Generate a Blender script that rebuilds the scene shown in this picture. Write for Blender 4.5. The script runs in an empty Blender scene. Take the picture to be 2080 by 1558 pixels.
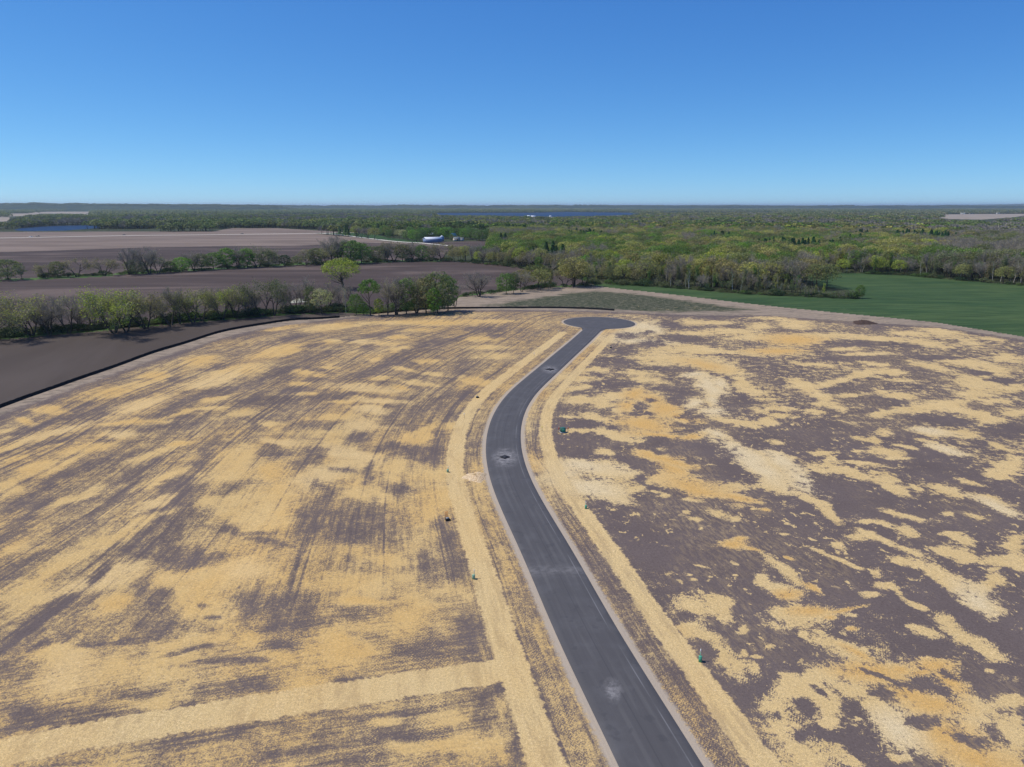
import bpy, math, random
import numpy as np
C = bpy.context.scene
R = math.radians
# ------------------------------------------------------------------ camera, world, sun, exposure
CAMH, F, CX, CY = 50.0, 1443.0, 1040.0, 779.0          # metres above the ground; focal length in photograph pixels
PITCH = math.atan((779 - 418.5) / F)
cam = bpy.data.objects.new('camera', bpy.data.cameras.new('camera'))
C.collection.objects.link(cam)
cam.location = (0, 0, CAMH)
cam.rotation_euler = (math.pi / 2 - PITCH, 0, 0)
cam.data.sensor_fit = 'HORIZONTAL'; cam.data.sensor_width = 36
cam.data.lens = 36 * F / 2080
cam.data.clip_start = 0.5; cam.data.clip_end = 200000
C.camera = cam
SUN_EL, SUN_AZ = R(56), R(-80)                        # azimuth clockwise from +Y (away from the camera): sun to the left
w = bpy.data.worlds.new('World'); C.world = w; w.use_nodes = True
nt = w.node_tree; nt.nodes.clear()
sky = nt.nodes.new('ShaderNodeTexSky'); sky.sky_type = 'NISHITA'; sky.sun_disc = False
sky.sun_elevation = SUN_EL; sky.sun_rotation = SUN_AZ
sky.altitude = 300; sky.air_density = 0.6; sky.dust_density = 0.0; sky.ozone_density = 3.0
bg = nt.nodes.new('ShaderNodeBackground'); bg.inputs['Strength'].default_value = 0.1; SKY_GRADE = ((0.78, 1.10), (1.0, 0.85), (1.15, 0.55))
wo = nt.nodes.new('ShaderNodeOutputWorld')
sp_ = nt.nodes.new('ShaderNodeSeparateColor'); cb_ = nt.nodes.new('ShaderNodeCombineColor'); nt.links.new(sky.outputs[0], sp_.inputs[0])
for i_, (g_, e_) in enumerate(SKY_GRADE):               # clear, deep blue spring air
    a_ = nt.nodes.new('ShaderNodeMath'); a_.operation = 'MULTIPLY'; a_.inputs[1].default_value = 0.085; nt.links.new(sp_.outputs[i_], a_.inputs[0])
    b_ = nt.nodes.new('ShaderNodeMath'); b_.operation = 'POWER'; b_.inputs[1].default_value = e_; nt.links.new(a_.outputs[0], b_.inputs[0])
    c_ = nt.nodes.new('ShaderNodeMath'); c_.operation = 'MULTIPLY'; c_.inputs[1].default_value = g_ / 0.1; nt.links.new(b_.outputs[0], c_.inputs[0]); nt.links.new(c_.outputs[0], cb_.inputs[i_])
nt.links.new(cb_.outputs[0], bg.inputs[0]); nt.links.new(bg.outputs[0], wo.inputs[0])
sl = bpy.data.lights.new('sun', 'SUN'); sl.energy = 4.25; sl.angle = R(0.5); sl.color = (1, 0.94, 0.84)
so = bpy.data.objects.new('sun', sl); C.collection.objects.link(so)
so.rotation_euler = (math.pi / 2 - SUN_EL, 0, math.pi - SUN_AZ)
C.view_settings.view_transform = 'Standard'; C.view_settings.look = 'None'
C.view_settings.exposure = 0.0; C.view_settings.gamma = 1
C.cycles.volume_bounces = 0; C.cycles.max_bounces = 5; C.cycles.diffuse_bounces = 2
C.cycles.transparent_max_bounces = 4
rng = np.random.default_rng(7); random.seed(7)
COL = C.collection

# ------------------------------------------------------------------ terrain and photograph pixel -> ground
def sstep(a, b, x):
    t = np.clip((x - a) / (b - a), 0, 1); return t * t * (3 - 2 * t)
def Hgt(x, y):
    x = np.asarray(x, float); y = np.asarray(y, float)
    r = np.hypot(x, y)
    f = sstep(70, 190, r) * (1 - sstep(430, 620, r))
    g = sstep(45, 80, r) * (1 - sstep(300, 380, r)) * (sstep(-14, -42, x) if False else 1 - sstep(-42, -14, x) + .4 * sstep(48, 80, x))
    sw = g * (.42 * np.sin(x / 8.5 + y / 26 + 1.3 * np.sin(y / 37)) * np.sin(y / 15 - x / 29) + .22 * np.sin(x / 5.1 - y / 19) * np.sin(y / 9.3 + x / 13))
    return sw + f * (0.8 * np.sin(x / 61 + 1.1) * np.sin(y / 83 + 0.4) + 0.45 * np.sin(x / 31 - y / 47 + 2.0)
                + 0.5 * np.cos((x - 20) / 90) * np.cos((y - 330) / 70))
SP, CP = math.sin(PITCH), math.cos(PITCH)
def P(px, py, z=0.0):
    """ground point seen at a photograph pixel"""
    X = (np.asarray(px, float) - CX) / F; v = (np.asarray(py, float) - CY) / F
    dy = CP - v * SP; dz = -(SP + v * CP)
    t = -CAMH / dz
    for _ in range(8):
        t = (Hgt(X * t, dy * t) - CAMH) / dz
    return np.stack([X * t, dy * t], -1)
def depth(py):
    return CAMH / (SP + (py - CY) / F * CP)
def PR(x, y, z):
    """photograph pixel of a world point"""
    zc = y * CP + (CAMH - z) * SP
    return CX + F * x / zc, CY + F * ((CAMH - z) * CP - y * SP) / zc
def PP(pts):
    a = np.array(pts, float); return P(a[:, 0], a[:, 1])
def inpoly(x, y, poly):
    r = np.zeros(np.shape(x), bool); n = len(poly); j = n - 1
    for i in range(n):
        xi, yi = poly[i]; xj, yj = poly[j]
        if yi != yj:
            c = ((yi > y) != (yj > y)) & (x < (xj - xi) * (y - yi) / (yj - yi) + xi)
            r ^= c
        j = i
    return r
def catmull(pts, n=8):
    p = np.array(pts, float); p = np.vstack([2 * p[0] - p[1], p, 2 * p[-1] - p[-2]]); o = []
    for i in range(1, len(p) - 2):
        for t in np.linspace(0, 1, n, endpoint=False):
            o.append(.5 * ((2 * p[i]) + (-p[i-1] + p[i+1]) * t + (2*p[i-1] - 5*p[i] + 4*p[i+1] - p[i+2]) * t*t
                           + (-p[i-1] + 3*p[i] - 3*p[i+1] + p[i+2]) * t**3))
    o.append(p[-2]); return np.array(o)
def dist_poly(x, y, line):
    """signed distance to a polyline (left of travel positive) and arc length"""
    best = np.full(np.shape(x), 1e9); sg = np.zeros(np.shape(x)); al = np.zeros(np.shape(x)); acc = 0
    for (ax, ay), (bx, by) in zip(line[:-1], line[1:]):
        dx, dy = bx - ax, by - ay; L = math.hypot(dx, dy)
        t = np.clip(((x - ax) * dx + (y - ay) * dy) / (L * L), 0, 1)
        qx, qy = x - ax - t * dx, y - ay - t * dy
        d = np.hypot(qx, qy); m = d < best
        best[m] = d[m]; sg[m] = np.sign(dx * qy - dy * qx)[m]; al[m] = (acc + t * L)[m]; acc += L
    return best * sg, al
_perm = rng.random((256, 256))
def vnoise(x, y):
    xi = np.floor(x).astype(int); yi = np.floor(y).astype(int); fx = x - xi; fy = y - yi
    fx = fx*fx*(3-2*fx); fy = fy*fy*(3-2*fy)
    a = _perm[xi % 256, yi % 256]; b = _perm[(xi+1) % 256, yi % 256]; c = _perm[xi % 256, (yi+1) % 256]; d = _perm[(xi+1) % 256, (yi+1) % 256]
    return (a*(1-fx)+b*fx)*(1-fy)+(c*(1-fx)+d*fx)*fy
def fbm(x, y, o=4):
    s = 0; a = .5; n = 0
    for k in range(o):
        s = s + a * vnoise(x * 2**k + 17.3*k, y * 2**k + 9.1*k); n += a; a *= .5
    return s / n

# ------------------------------------------------------------------ object helpers
def mesh(name, V, Fc, mats=(), mi=None, smooth=False):
    me = bpy.data.meshes.new(name)
    V = np.asarray(V, np.float32)
    me.vertices.add(len(V)); me.vertices.foreach_set('co', V.ravel())
    if isinstance(Fc, np.ndarray):
        k = Fc.shape[1]; nf = len(Fc); flat = Fc.ravel().astype(np.int32)
        st = np.arange(0, nf * k, k, dtype=np.int32); tot = np.full(nf, k, np.int32)
    else:
        nf = len(Fc); flat = np.array([i for f in Fc for i in f], np.int32)
        tot = np.array([len(f) for f in Fc], np.int32); st = np.concatenate([[0], np.cumsum(tot)[:-1]]).astype(np.int32)
    me.loops.add(len(flat)); me.loops.foreach_set('vertex_index', flat)
    me.polygons.add(nf); me.polygons.foreach_set('loop_start', st); me.polygons.foreach_set('loop_total', tot)
    for m in mats: me.materials.append(m)
    if mi is not None: me.polygons.foreach_set('material_index', np.asarray(mi, np.int32))
    if smooth: me.polygons.foreach_set('use_smooth', np.ones(nf, bool))
    me.update(calc_edges=True)
    return me
def attr(me, name, a):
    t = me.attributes.new(name, 'FLOAT', 'POINT'); t.data.foreach_set('value', np.asarray(a, np.float32))
def obj(name, me, parent=None, loc=(0, 0, 0)):
    o = bpy.data.objects.new(name, me); COL.objects.link(o); o.location = loc
    if parent is not None: o.parent = parent
    return o
def tag(o, label=None, cat=None, group=None, kind=None):
    if label: o['label'] = label
    if cat: o['category'] = cat
    if group: o['group'] = group
    if kind: o['kind'] = kind
    return o
def thing(name, label, cat, loc, rz=0, group=None, scale=None):
    o = bpy.data.objects.new(name, None); COL.objects.link(o); o.location = loc; o.rotation_euler = (0, 0, rz)
    o.empty_display_size = 0.5
    if scale: o.scale = scale
    return tag(o, label, cat, group)
class MB:
    def __init__(s): s.v = []; s.f = []; s.m = []
    def add(s, V, Fs, m=0):
        k = len(s.v); s.v += [tuple(p) for p in V]; s.f += [tuple(i + k for i in f) for f in Fs]; s.m += [m] * len(Fs)
    def box(s, c, d, m=0, taper=1.0, rz=0):
        x, y, z = d[0]/2, d[1]/2, d[2]/2; V = []
        for k, sz in ((1, -z), (taper, z)):
            for sx, sy in ((-1, -1), (1, -1), (1, 1), (-1, 1)):
                a, b = sx*x*k, sy*y*k
                V.append((c[0] + a*math.cos(rz) - b*math.sin(rz), c[1] + a*math.sin(rz) + b*math.cos(rz), c[2] + sz))
        s.add(V, [(3,2,1,0), (4,5,6,7), (0,1,5,4), (1,2,6,5), (2,3,7,6), (3,0,4,7)], m)
    def cyl(s, a, b, r0, r1, n=8, m=0, cap=True):
        a = np.array(a, float); b = np.array(b, float); d = b - a; d /= max(np.linalg.norm(d), 1e-9)
        u = np.cross(d, (0, 0, 1) if abs(d[2]) < .9 else (1, 0, 0)); u /= np.linalg.norm(u); q = np.cross(d, u)
        V = [c + r * (math.cos(t) * u + math.sin(t) * q) for c, r in ((a, r0), (b, r1)) for t in np.arange(n) * 2 * math.pi / n]
        Fs = [(i, (i+1) % n, n + (i+1) % n, n + i) for i in range(n)]
        if cap: Fs += [tuple(range(n))[::-1], tuple(range(n, 2*n))]
        s.add(V, Fs, m)
    def build(s, name, mats, parent=None, smooth=False, loc=(0, 0, 0)):
        me = mesh(name, s.v, s.f, mats if isinstance(mats, (list, tuple)) else [mats], s.m, smooth)
        return obj(name, me, parent, loc)

# ------------------------------------------------------------------ material helpers
class NT:
    def __init__(s, name, rough=0.95, spec=0.1):
        s.mat = bpy.data.materials.new(name); s.mat.use_nodes = True; s.t = s.mat.node_tree
        s.b = s.t.nodes['Principled BSDF']; s.b.inputs['Roughness'].default_value = rough
        s.b.inputs['Specular IOR Level'].default_value = spec
    def n(s, ty, **k):
        x = s.t.nodes.new(ty)
        for a, v in k.items(): setattr(x, a, v)
        return x
    def put(s, sock, v):
        if isinstance(v, bpy.types.NodeSocket): s.t.links.new(v, sock)
        else: sock.default_value = v
    def m(s, op, a, b=0.0, c=0.0, clamp=False):
        x = s.n('ShaderNodeMath', operation=op, use_clamp=clamp); s.put(x.inputs[0], a)
        if len(x.inputs) > 1: s.put(x.inputs[1], b)
        if len(x.inputs) > 2: s.put(x.inputs[2], c)
        return x.outputs[0]
    def attr(s, name, ty='GEOMETRY', out='Fac'):
        x = s.n('ShaderNodeAttribute', attribute_type=ty, attribute_name=name); return x.outputs[out]
    def pos(s): return s.n('ShaderNodeNewGeometry').outputs['Position']
    def vec(s, x, y, z=0.0):
        c = s.n('ShaderNodeCombineXYZ'); s.put(c.inputs[0], x); s.put(c.inputs[1], y); s.put(c.inputs[2], z); return c.outputs[0]
    def xyz(s, v):
        c = s.n('ShaderNodeSeparateXYZ'); s.put(c.inputs[0], v); return c.outputs
    def noise(s, v, sc=1.0, det=3.0, rough=.5, dist=0.0, dim='3D'):
        x = s.n('ShaderNodeTexNoise', noise_dimensions=dim); s.put(x.inputs['Vector'], v); x.inputs['Scale'].default_value = sc
        x.inputs['Detail'].default_value = det; x.inputs['Roughness'].default_value = rough; x.inputs['Distortion'].default_value = dist
        return x.outputs['Fac']
    def scale(s, v, k):
        x = s.n('ShaderNodeVectorMath', operation='MULTIPLY'); s.put(x.inputs[0], v); x.inputs[1].default_value = k; return x.outputs[0]
    def ss(s, a, b, x):
        r = s.n('ShaderNodeMapRange', interpolation_type='SMOOTHSTEP'); s.put(r.inputs[0], x)
        r.inputs[1].default_value = a; r.inputs[2].default_value = b; return r.outputs[0]
    def mix(s, f, a, b):
        x = s.n('ShaderNodeMix', data_type='RGBA'); s.put(x.inputs[0], f)
        for sk, v in ((x.inputs[6], a), (x.inputs[7], b)):
            s.put(sk, v if isinstance(v, bpy.types.NodeSocket) else (*v, 1)) 
        return x.outputs[2]
    def col(s, v): s.put(s.b.inputs['Base Color'], v if isinstance(v, bpy.types.NodeSocket) else (*v, 1)); return s
    def bump(s, h, st=.3, d=.1):
        x = s.n('ShaderNodeBump'); x.inputs['Strength'].default_value = st; x.inputs['Distance'].default_value = d
        s.put(x.inputs['Height'], h); s.t.links.new(x.outputs[0], s.b.inputs['Normal']); return s
def plain(name, c, rough=.6, spec=.3, metal=0.0, var=.15, sc=3.0):
    k = NT(name, rough, spec); k.b.inputs['Metallic'].default_value = metal
    n = k.noise(k.n('ShaderNodeTexCoord').outputs['Object'], sc, 4)
    k.col(k.mix(n, [x * (1 - var) for x in c], [min(1, x * (1 + var)) for x in c])); return k.mat

# ------------------------------------------------------------------ lines on the ground, traced and brought to metres
RL = [(1300,1640),(1265,1558),(1225,1470),(1180,1385),(1137,1300),(1100,1220),(1070,1145),(1042,1080),(1020,1030),(1003,985),(992,945),(988,910),(990,880),(997,850),(1012,820),(1035,793),(1065,768),(1095,745),(1130,715),(1160,690),(1180,671),(1200,656)]
RR = [(1477,1640),(1425,1558),(1380,1490),(1330,1412),(1283,1335),(1235,1250),(1190,1165),(1150,1100),(1110,1040),(1080,990),(1062,945),(1055,910),(1055,880),(1060,855),(1070,830),(1090,800),(1115,775),(1140,750),(1170,722),(1200,695),(1225,671),(1236,656)]
L_ = catmull(PP(RL), 6); R_ = catmull(PP(RR), 6)
def resample(p, n):
    d = np.concatenate([[0], np.cumsum(np.hypot(*np.diff(p, axis=0).T))]); t = np.linspace(0, d[-1], n)
    return np.stack([np.interp(t, d, p[:, 0]), np.interp(t, d, p[:, 1])], -1)
def smooth(p, k=5, it=3):
    p = p.copy()
    for _ in range(it):
        q = p.copy(); q[1:-1] = (p[:-2] + 2*p[1:-1] + p[2:]) / 4; p = q
    return p
La, Ra = resample(L_, 60), resample(R_, 60)
mid = []
for a in La:                                            # centre: half way between an edge and its nearest point over the road
    k = np.argmin(np.hypot(*(Ra - a).T)); mid.append((a + Ra[k]) / 2)
ROAD = smooth(resample(np.array(mid), 90), it=12)
_t = ROAD[0] - ROAD[1]; ROAD = np.vstack([ROAD[0] + _t / np.linalg.norm(_t) * 22, ROAD])
RW = 3.65
CUL = P(1217, 655.5); CULR = 15.6
FENCE1 = catmull(PP([(-420,985),(-200,905),(-60,850),(0,828),(60,806),(120,785),(200,757),(280,728),(350,705),(420,683),(480,668),(540,658),(600,650),(690,645)]), 5)
FENCE2 = catmull(PP([(757,638),(800,633),(860,629),(930,627),(1040,626),(1130,626),(1200,628),(1248,631)]), 5)
CROSS = catmull(PP([(-500,1640),(-200,1573),(0,1530),(250,1481),(500,1440),(700,1410),(900,1380),(1075,1352)]), 4)

# ------------------------------------------------------------------ region outlines (photograph pixels -> ground)
hb1 = [(-420,732),(0,688),(200,672),(400,652),(560,640),(690,634),(757,637)]
far_l = [(1210,581),(1280,589),(1400,602),(1560,621),(1750,640),(1900,655),(2080,684),(2500,760)]
POLY = {}
def poly(name, pts): POLY[name] = PP(pts); return POLY[name]
poly('site', [(-420,985),(-200,905),(-60,850),(0,828),(60,806),(120,785),(200,757),(280,728),(350,705),(420,683),(480,668),(540,658),(600,650),(690,645),
              (757,637),(860,627),(905,618),(935,603),(1040,590),(1120,583)] + far_l + [(3600,900),(6500,2400),(6000,3700),(-4500,3700),(-5000,2400)])
poly('near_plough', hb1 + [(690,645),(600,650),(540,658),(480,668),(420,683),(350,705),(280,728),(200,757),(120,785),(60,806),(0,828),(-60,850),(-200,905),(-420,985)])
poly('mid_plough', [(-420,590),(0,570),(200,561),(330,552),(480,544),(600,537),(760,533),(900,530),(960,533),(1040,541),(1100,547),(1140,555),(1205,577),(1120,581),(1040,587),(935,600),(905,616),(860,625),(757,634),(690,631),(560,636),(400,648),(200,667),(0,682),(-420,725)])
poly('far_plough', [(-420,520),(0,512),(150,507),(300,502),(450,499.5),(600,499),(740,492),(850,496),(905,499),(985,491),(960,503),(905,512),(900,528),(760,530),(600,534),(480,541),(330,549),(200,558),(0,567),(-420,586)])
poly('pale_plough', [(-420,472),(0,471),(200,470.5),(430,470.5),(470,463.5),(560,463.2),(700,471.5),(640,474.3),(720,482),(800,491.5),(905,499.5),(850,496.5),(740,492.5),(600,499.5),(450,500),(300,502.5),(150,507.5),(0,512.5),(-420,520.5)])
poly('wheat', [(642,473.8),(700,472),(752,473.5),(790,483),(850,489.5),(858,492.5),(800,490),(720,480.5)])
poly('green', [(1205,579),(1228,576),(1300,580),(1400,588),(1500,596),(1600,601),(1745,606),(1757,600),(1745,592),(1660,580),(1632,557),(1720,554.5),(1850,559),(1950,569),(2080,580),(2500,612)] + far_l[::-1])
verge1 = [(-420,726),(0,683),(200,668),(400,649),(560,637),(690,632),(757,635),(860,625),(905,616),(935,600),(1040,588),(1120,581.5),(1205,578),(1211,582),(1120,585),(1040,592),(935,606),(905,620),(860,629),(757,638),(690,635.5),(560,641.5),(400,653.5),(200,673),(0,689.5),(-420,734)]
poly('verge', verge1)
poly('verge2', [(-420,584),(0,567),(200,558),(330,549),(480,541),(600,534),(760,529.5),(900,527),(900,531),(760,534),(600,538.5),(480,545.5),(330,553.5),(200,562.5),(0,571.5),(-420,592)])
poly('lake', [(28,466.2),(45,463),(80,460.3),(110,459),(150,457.8),(186,457),(196,458.5),(205,463),(130,468.5),(60,469.5),(36,468.5)])
poly('big_lake', [(855,435.5),(870,433),(1000,432.2),(1080,432.2),(1150,430.5),(1215,431.5),(1292,432.6),(1305,436),(1240,438),(1120,440),(1000,437.5),(900,437)])
FARF = [[(250,441),(330,440),(345,443),(240,444)],[(560,441.5),(640,441.2),(650,443),(555,443.4)],[(655,431),(745,430.4),(740,432),(650,432.4)],[(1650,436),(1760,435.4),(1770,437),(1640,437.6)],[(1330,427),(1420,426.7),(1425,428),(1325,428.2)],[(380,426.5),(520,426),(515,427.6),(375,428)],[(-300,441),(18,441),(20,444),(40,449),(0,450),(-300,452)],[(55,431),(160,429),(198,429),(195,434.5),(120,434),(60,434)],[(55,418.8),(150,418.8),(145,420.6),(60,421)],
        [(165,431.5),(200,430),(198,437),(165,437.5)],[(0,434),(80,433),(75,438),(0,440)],[(330,436),(430,435),(425,438),(330,438)],
        [(1892,441.5),(1902,435.6),(2000,434.5),(2300,434),(2300,438),(2080,438.5),(2062,441),(1995,446),(1930,445)],[(1700,449.5),(1760,449.8),(1745,452.5),(1715,452.5)],[(1560,443),(1605,443.4),(1600,446),(1562,445.6)],
        [(1060,441),(1125,440.5),(1122,444),(1062,444)],[(1180,437),(1260,437),(1255,438.2),(1185,438.2)],[(1480,430),(1600,429.4),(1590,431),(1480,431.5)]]
FARP = [PP(p) for p in FARF]
WEED = PP([(985,621),(1050,611),(1110,603),(1150,596),(1210,591),(1290,597),(1370,607),(1440,617),(1530,629),(1450,634),(1330,633),(1250,630),(1130,624),(1040,624)])
STRAWEDGE = PP([(-420,1000),(-60,866),(0,842),(120,800),(280,742),(420,696),(540,667),(640,653),(757,642),(860,633),(1040,630),(1200,632),(1250,634),(1400,640),(1560,641),(1750,655),(1900,664),(2080,690),(2500,768),(3600,910),(6500,2400),(6000,3700),(-4500,3700),(-5000,2400)])

# ------------------------------------------------------------------ the straw: patches traced from what was spread on the soil
# cx, cy, rx, ry, angle (degrees, clockwise down to the right), tone: o orange, p pale, n plain, d bare soil
def T(s): return [tuple(float(v) if i < 5 else v for i, v in enumerate(q.split(','))) for q in s.split()]
E1 = T("""230,70,62,20,22,n 330,100,38,20,10,n 90,100,44,13,12,n 130,155,14,8,0,n 50,60,30,10,0,n 510,45,30,9,10,o 880,75,80,20,35,n 790,10,70,14,30,n 1190,120,64,15,20,n 1330,162,66,24,18,n 1090,180,66,16,25,n 1200,222,95,17,28,n 1330,275,85,11,25,n
1050,205,54,18,10,n 930,245,44,17,20,n 880,302,106,11,25,n 960,345,54,12,25,n 1060,385,34,9,15,n 1145,410,38,20,20,n 1210,490,80,18,8,n 1290,530,60,18,45,n 1400,605,60,14,20,n 1110,540,48,17,5,n 1290,345,74,18,20,n 1480,400,150,32,24,n 1600,470,120,34,30,n 1760,565,130,56,34,p
1880,628,64,16,25,n 1780,500,54,25,0,n 1640,300,90,28,15,n 1700,340,62,20,0,n 1520,280,50,10,15,n 1680,215,76,22,25,n 1580,180,32,11,0,n 1625,180,40,9,0,n 1750,85,64,15,15,n 1900,30,150,22,20,p 1590,70,30,9,0,n 1100,112,34,10,0,n 1300,75,100,11,18,n 1400,95,60,9,14,n
1980,250,55,64,-20,n 1900,340,104,24,0,n 1870,450,70,34,20,n 1850,395,30,10,0,n 2000,360,50,40,0,n 310,245,84,27,-5,o 430,272,44,10,12,o 350,215,34,14,0,o 560,350,90,22,35,n 650,430,74,24,45,n 770,500,54,18,30,o 485,440,40,44,0,n 590,510,84,30,10,n 640,545,80,30,0,o 640,325,34,9,20,o
680,680,140,58,5,n 760,635,100,28,-5,o 960,620,116,12,-10,o 880,675,34,12,0,o 385,745,29,24,0,n 525,845,34,22,15,n 100,600,115,80,0,n 230,590,64,54,0,n 290,670,54,40,30,n 150,780,84,46,20,n 40,740,60,40,0,n 255,905,64,54,30,n 350,985,64,54,40,n 445,985,44,28,45,n 380,890,24,24,30,n
630,1090,72,84,0,n 700,1160,110,100,0,n 870,1170,92,110,-30,n 530,1190,84,40,-10,n 560,1330,116,60,-8,n 740,1500,190,84,0,n 760,1060,80,50,0,n 930,850,190,34,12,n 1040,890,100,18,25,o 1100,985,210,40,8,o 840,1000,80,30,18,n 1010,1085,104,36,12,n 1010,1130,54,27,0,n 1300,990,64,26,10,o
1480,960,130,52,0,o 1580,1045,124,54,35,o 1420,1000,80,20,-20,o 1340,1130,200,52,18,o 1480,1190,170,54,10,o 1590,1370,190,80,20,o 1760,1480,270,74,15,o 1280,1340,160,84,35,p 1150,1195,90,44,40,n 1760,1250,110,70,45,n 1900,1310,120,44,40,n 1950,1165,80,50,10,n 1930,1450,100,90,45,n
1660,780,170,42,28,n 1800,860,120,38,30,n 1590,700,74,28,30,n 1450,760,80,26,20,n 1380,730,40,12,10,n 1010,740,34,12,0,o 830,770,28,12,20,n 720,775,24,17,0,n 890,1300,70,28,25,n 920,1450,70,28,25,n 1010,1520,70,25,25,n 1290,1500,54,20,0,n 1990,1360,60,80,0,n 1400,610,70,13,20,n
180,440,20,8,0,n 80,455,24,8,0,n 130,380,60,8,10,n 60,430,18,6,0,n 170,460,14,8,0,n 330,430,16,5,0,n 450,910,30,10,0,n 1820,990,30,12,0,n 1180,870,20,7,0,n 1010,660,40,12,10,n 620,190,24,7,5,n
750,1195,70,34,40,d 820,1110,60,14,35,d 1440,1080,110,34,10,d 1570,1010,50,17,30,d 1430,1290,70,34,0,d 1700,1400,110,26,25,d 1850,1370,90,26,30,d 40,660,40,22,10,d 150,860,60,18,35,d 1200,1130,60,22,20,d 1150,1010,90,10,20,d 1000,1380,90,30,30,d""")
E2 = T("""1080,880,220,74,6,o 1250,760,110,60,10,o 1000,640,100,44,0,o 930,740,60,44,0,o 1150,690,110,44,20,o 1380,820,120,30,15,o 1180,980,260,22,6,o 1440,985,110,18,-12,o 1600,580,130,70,38,p 1470,480,80,26,0,p 1690,780,120,32,0,p 1660,700,80,30,20,p 1480,720,60,40,0,p 850,980,170,34,12,n 740,935,80,28,20,n
760,1110,80,25,6,n 1210,1080,66,20,4,n 1260,1180,250,30,14,o 1120,1130,100,30,20,o 1300,1260,190,40,20,o 1500,1400,330,62,15,o 1830,1480,170,26,8,o 1230,1345,120,36,5,n 1870,1380,150,36,0,n 1050,1400,36,13,0,n 1240,1460,50,16,0,n 1150,1430,40,10,10,n 1460,1500,84,15,8,n 960,1410,90,34,5,n
1880,1150,330,66,33,p 2000,1230,160,70,33,p 1660,960,90,24,20,p 800,1270,130,84,30,n 600,1230,260,54,5,p 560,1400,260,70,10,p 780,1460,160,44,20,n 930,1290,66,16,6,n 420,1310,140,120,0,p 1100,525,140,22,6,n 1040,470,120,16,4,n 1560,405,190,28,10,o 1300,360,330,44,3,n 1750,440,150,38,14,n 1400,290,220,18,0,n
820,655,110,26,-6,n 560,680,90,20,0,n 690,840,130,28,14,n 750,735,70,22,0,n 850,770,30,18,0,n 600,700,160,24,0,n 520,590,120,22,-10,n 430,500,80,40,-20,n 640,820,60,24,10,n 990,1020,100,12,10,n 1110,1010,..""".replace(' 1110,1010,..', '') + """ 1060,90,140,40,0,p 900,160,200,44,-5,p 1150,110,80,44,0,p 1030,210,260,20,2,p 1990,90,90,26,0,n 1500,60,150,20,0,n
1800,130,200,22,3,n 1950,180,180,20,0,n 1500,150,180,16,0,n 1450,260,110,16,0,n 850,330,120,14,0,n 700,440,80,16,0,n 600,520,110,16,0,n 1750,300,250,14,5,n 1950,620,110,26,20,n 1880,560,100,34,35,n 1960,760,110,24,10,n 1850,870,120,26,12,n 1700,850,90,20,10,n 1980,880,90,20,0,n 1280,630,70,14,0,n
1600,1190,70,18,6,n 560,930,90,18,-4,n 430,950,50,14,0,n 470,830,70,16,0,n 1700,560,70,30,30,p 200,1200,90,50,20,n 1700,60,100,14,0,n
1270,75,90,26,0,d 940,170,110,26,0,d 1100,140,50,12,0,d 900,300,90,24,0,d 820,370,120,32,0,d 1150,230,80,24,0,d 1130,690,44,14,0,d 1050,800,90,10,0,d 1340,620,90,26,5,d 1420,820,60,18,0,d 780,560,110,30,0,d 1420,190,120,22,0,d 1250,440,130,14,4,d 1850,700,110,80,0,d 1500,1100,260,60,10,d 1700,1250,200,50,30,d 830,1070,40,10,0,d
480,1080,120,50,0,d 600,880,150,24,6,d 1150,1050,70,30,0,d 1330,700,60,20,0,d""")
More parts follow.
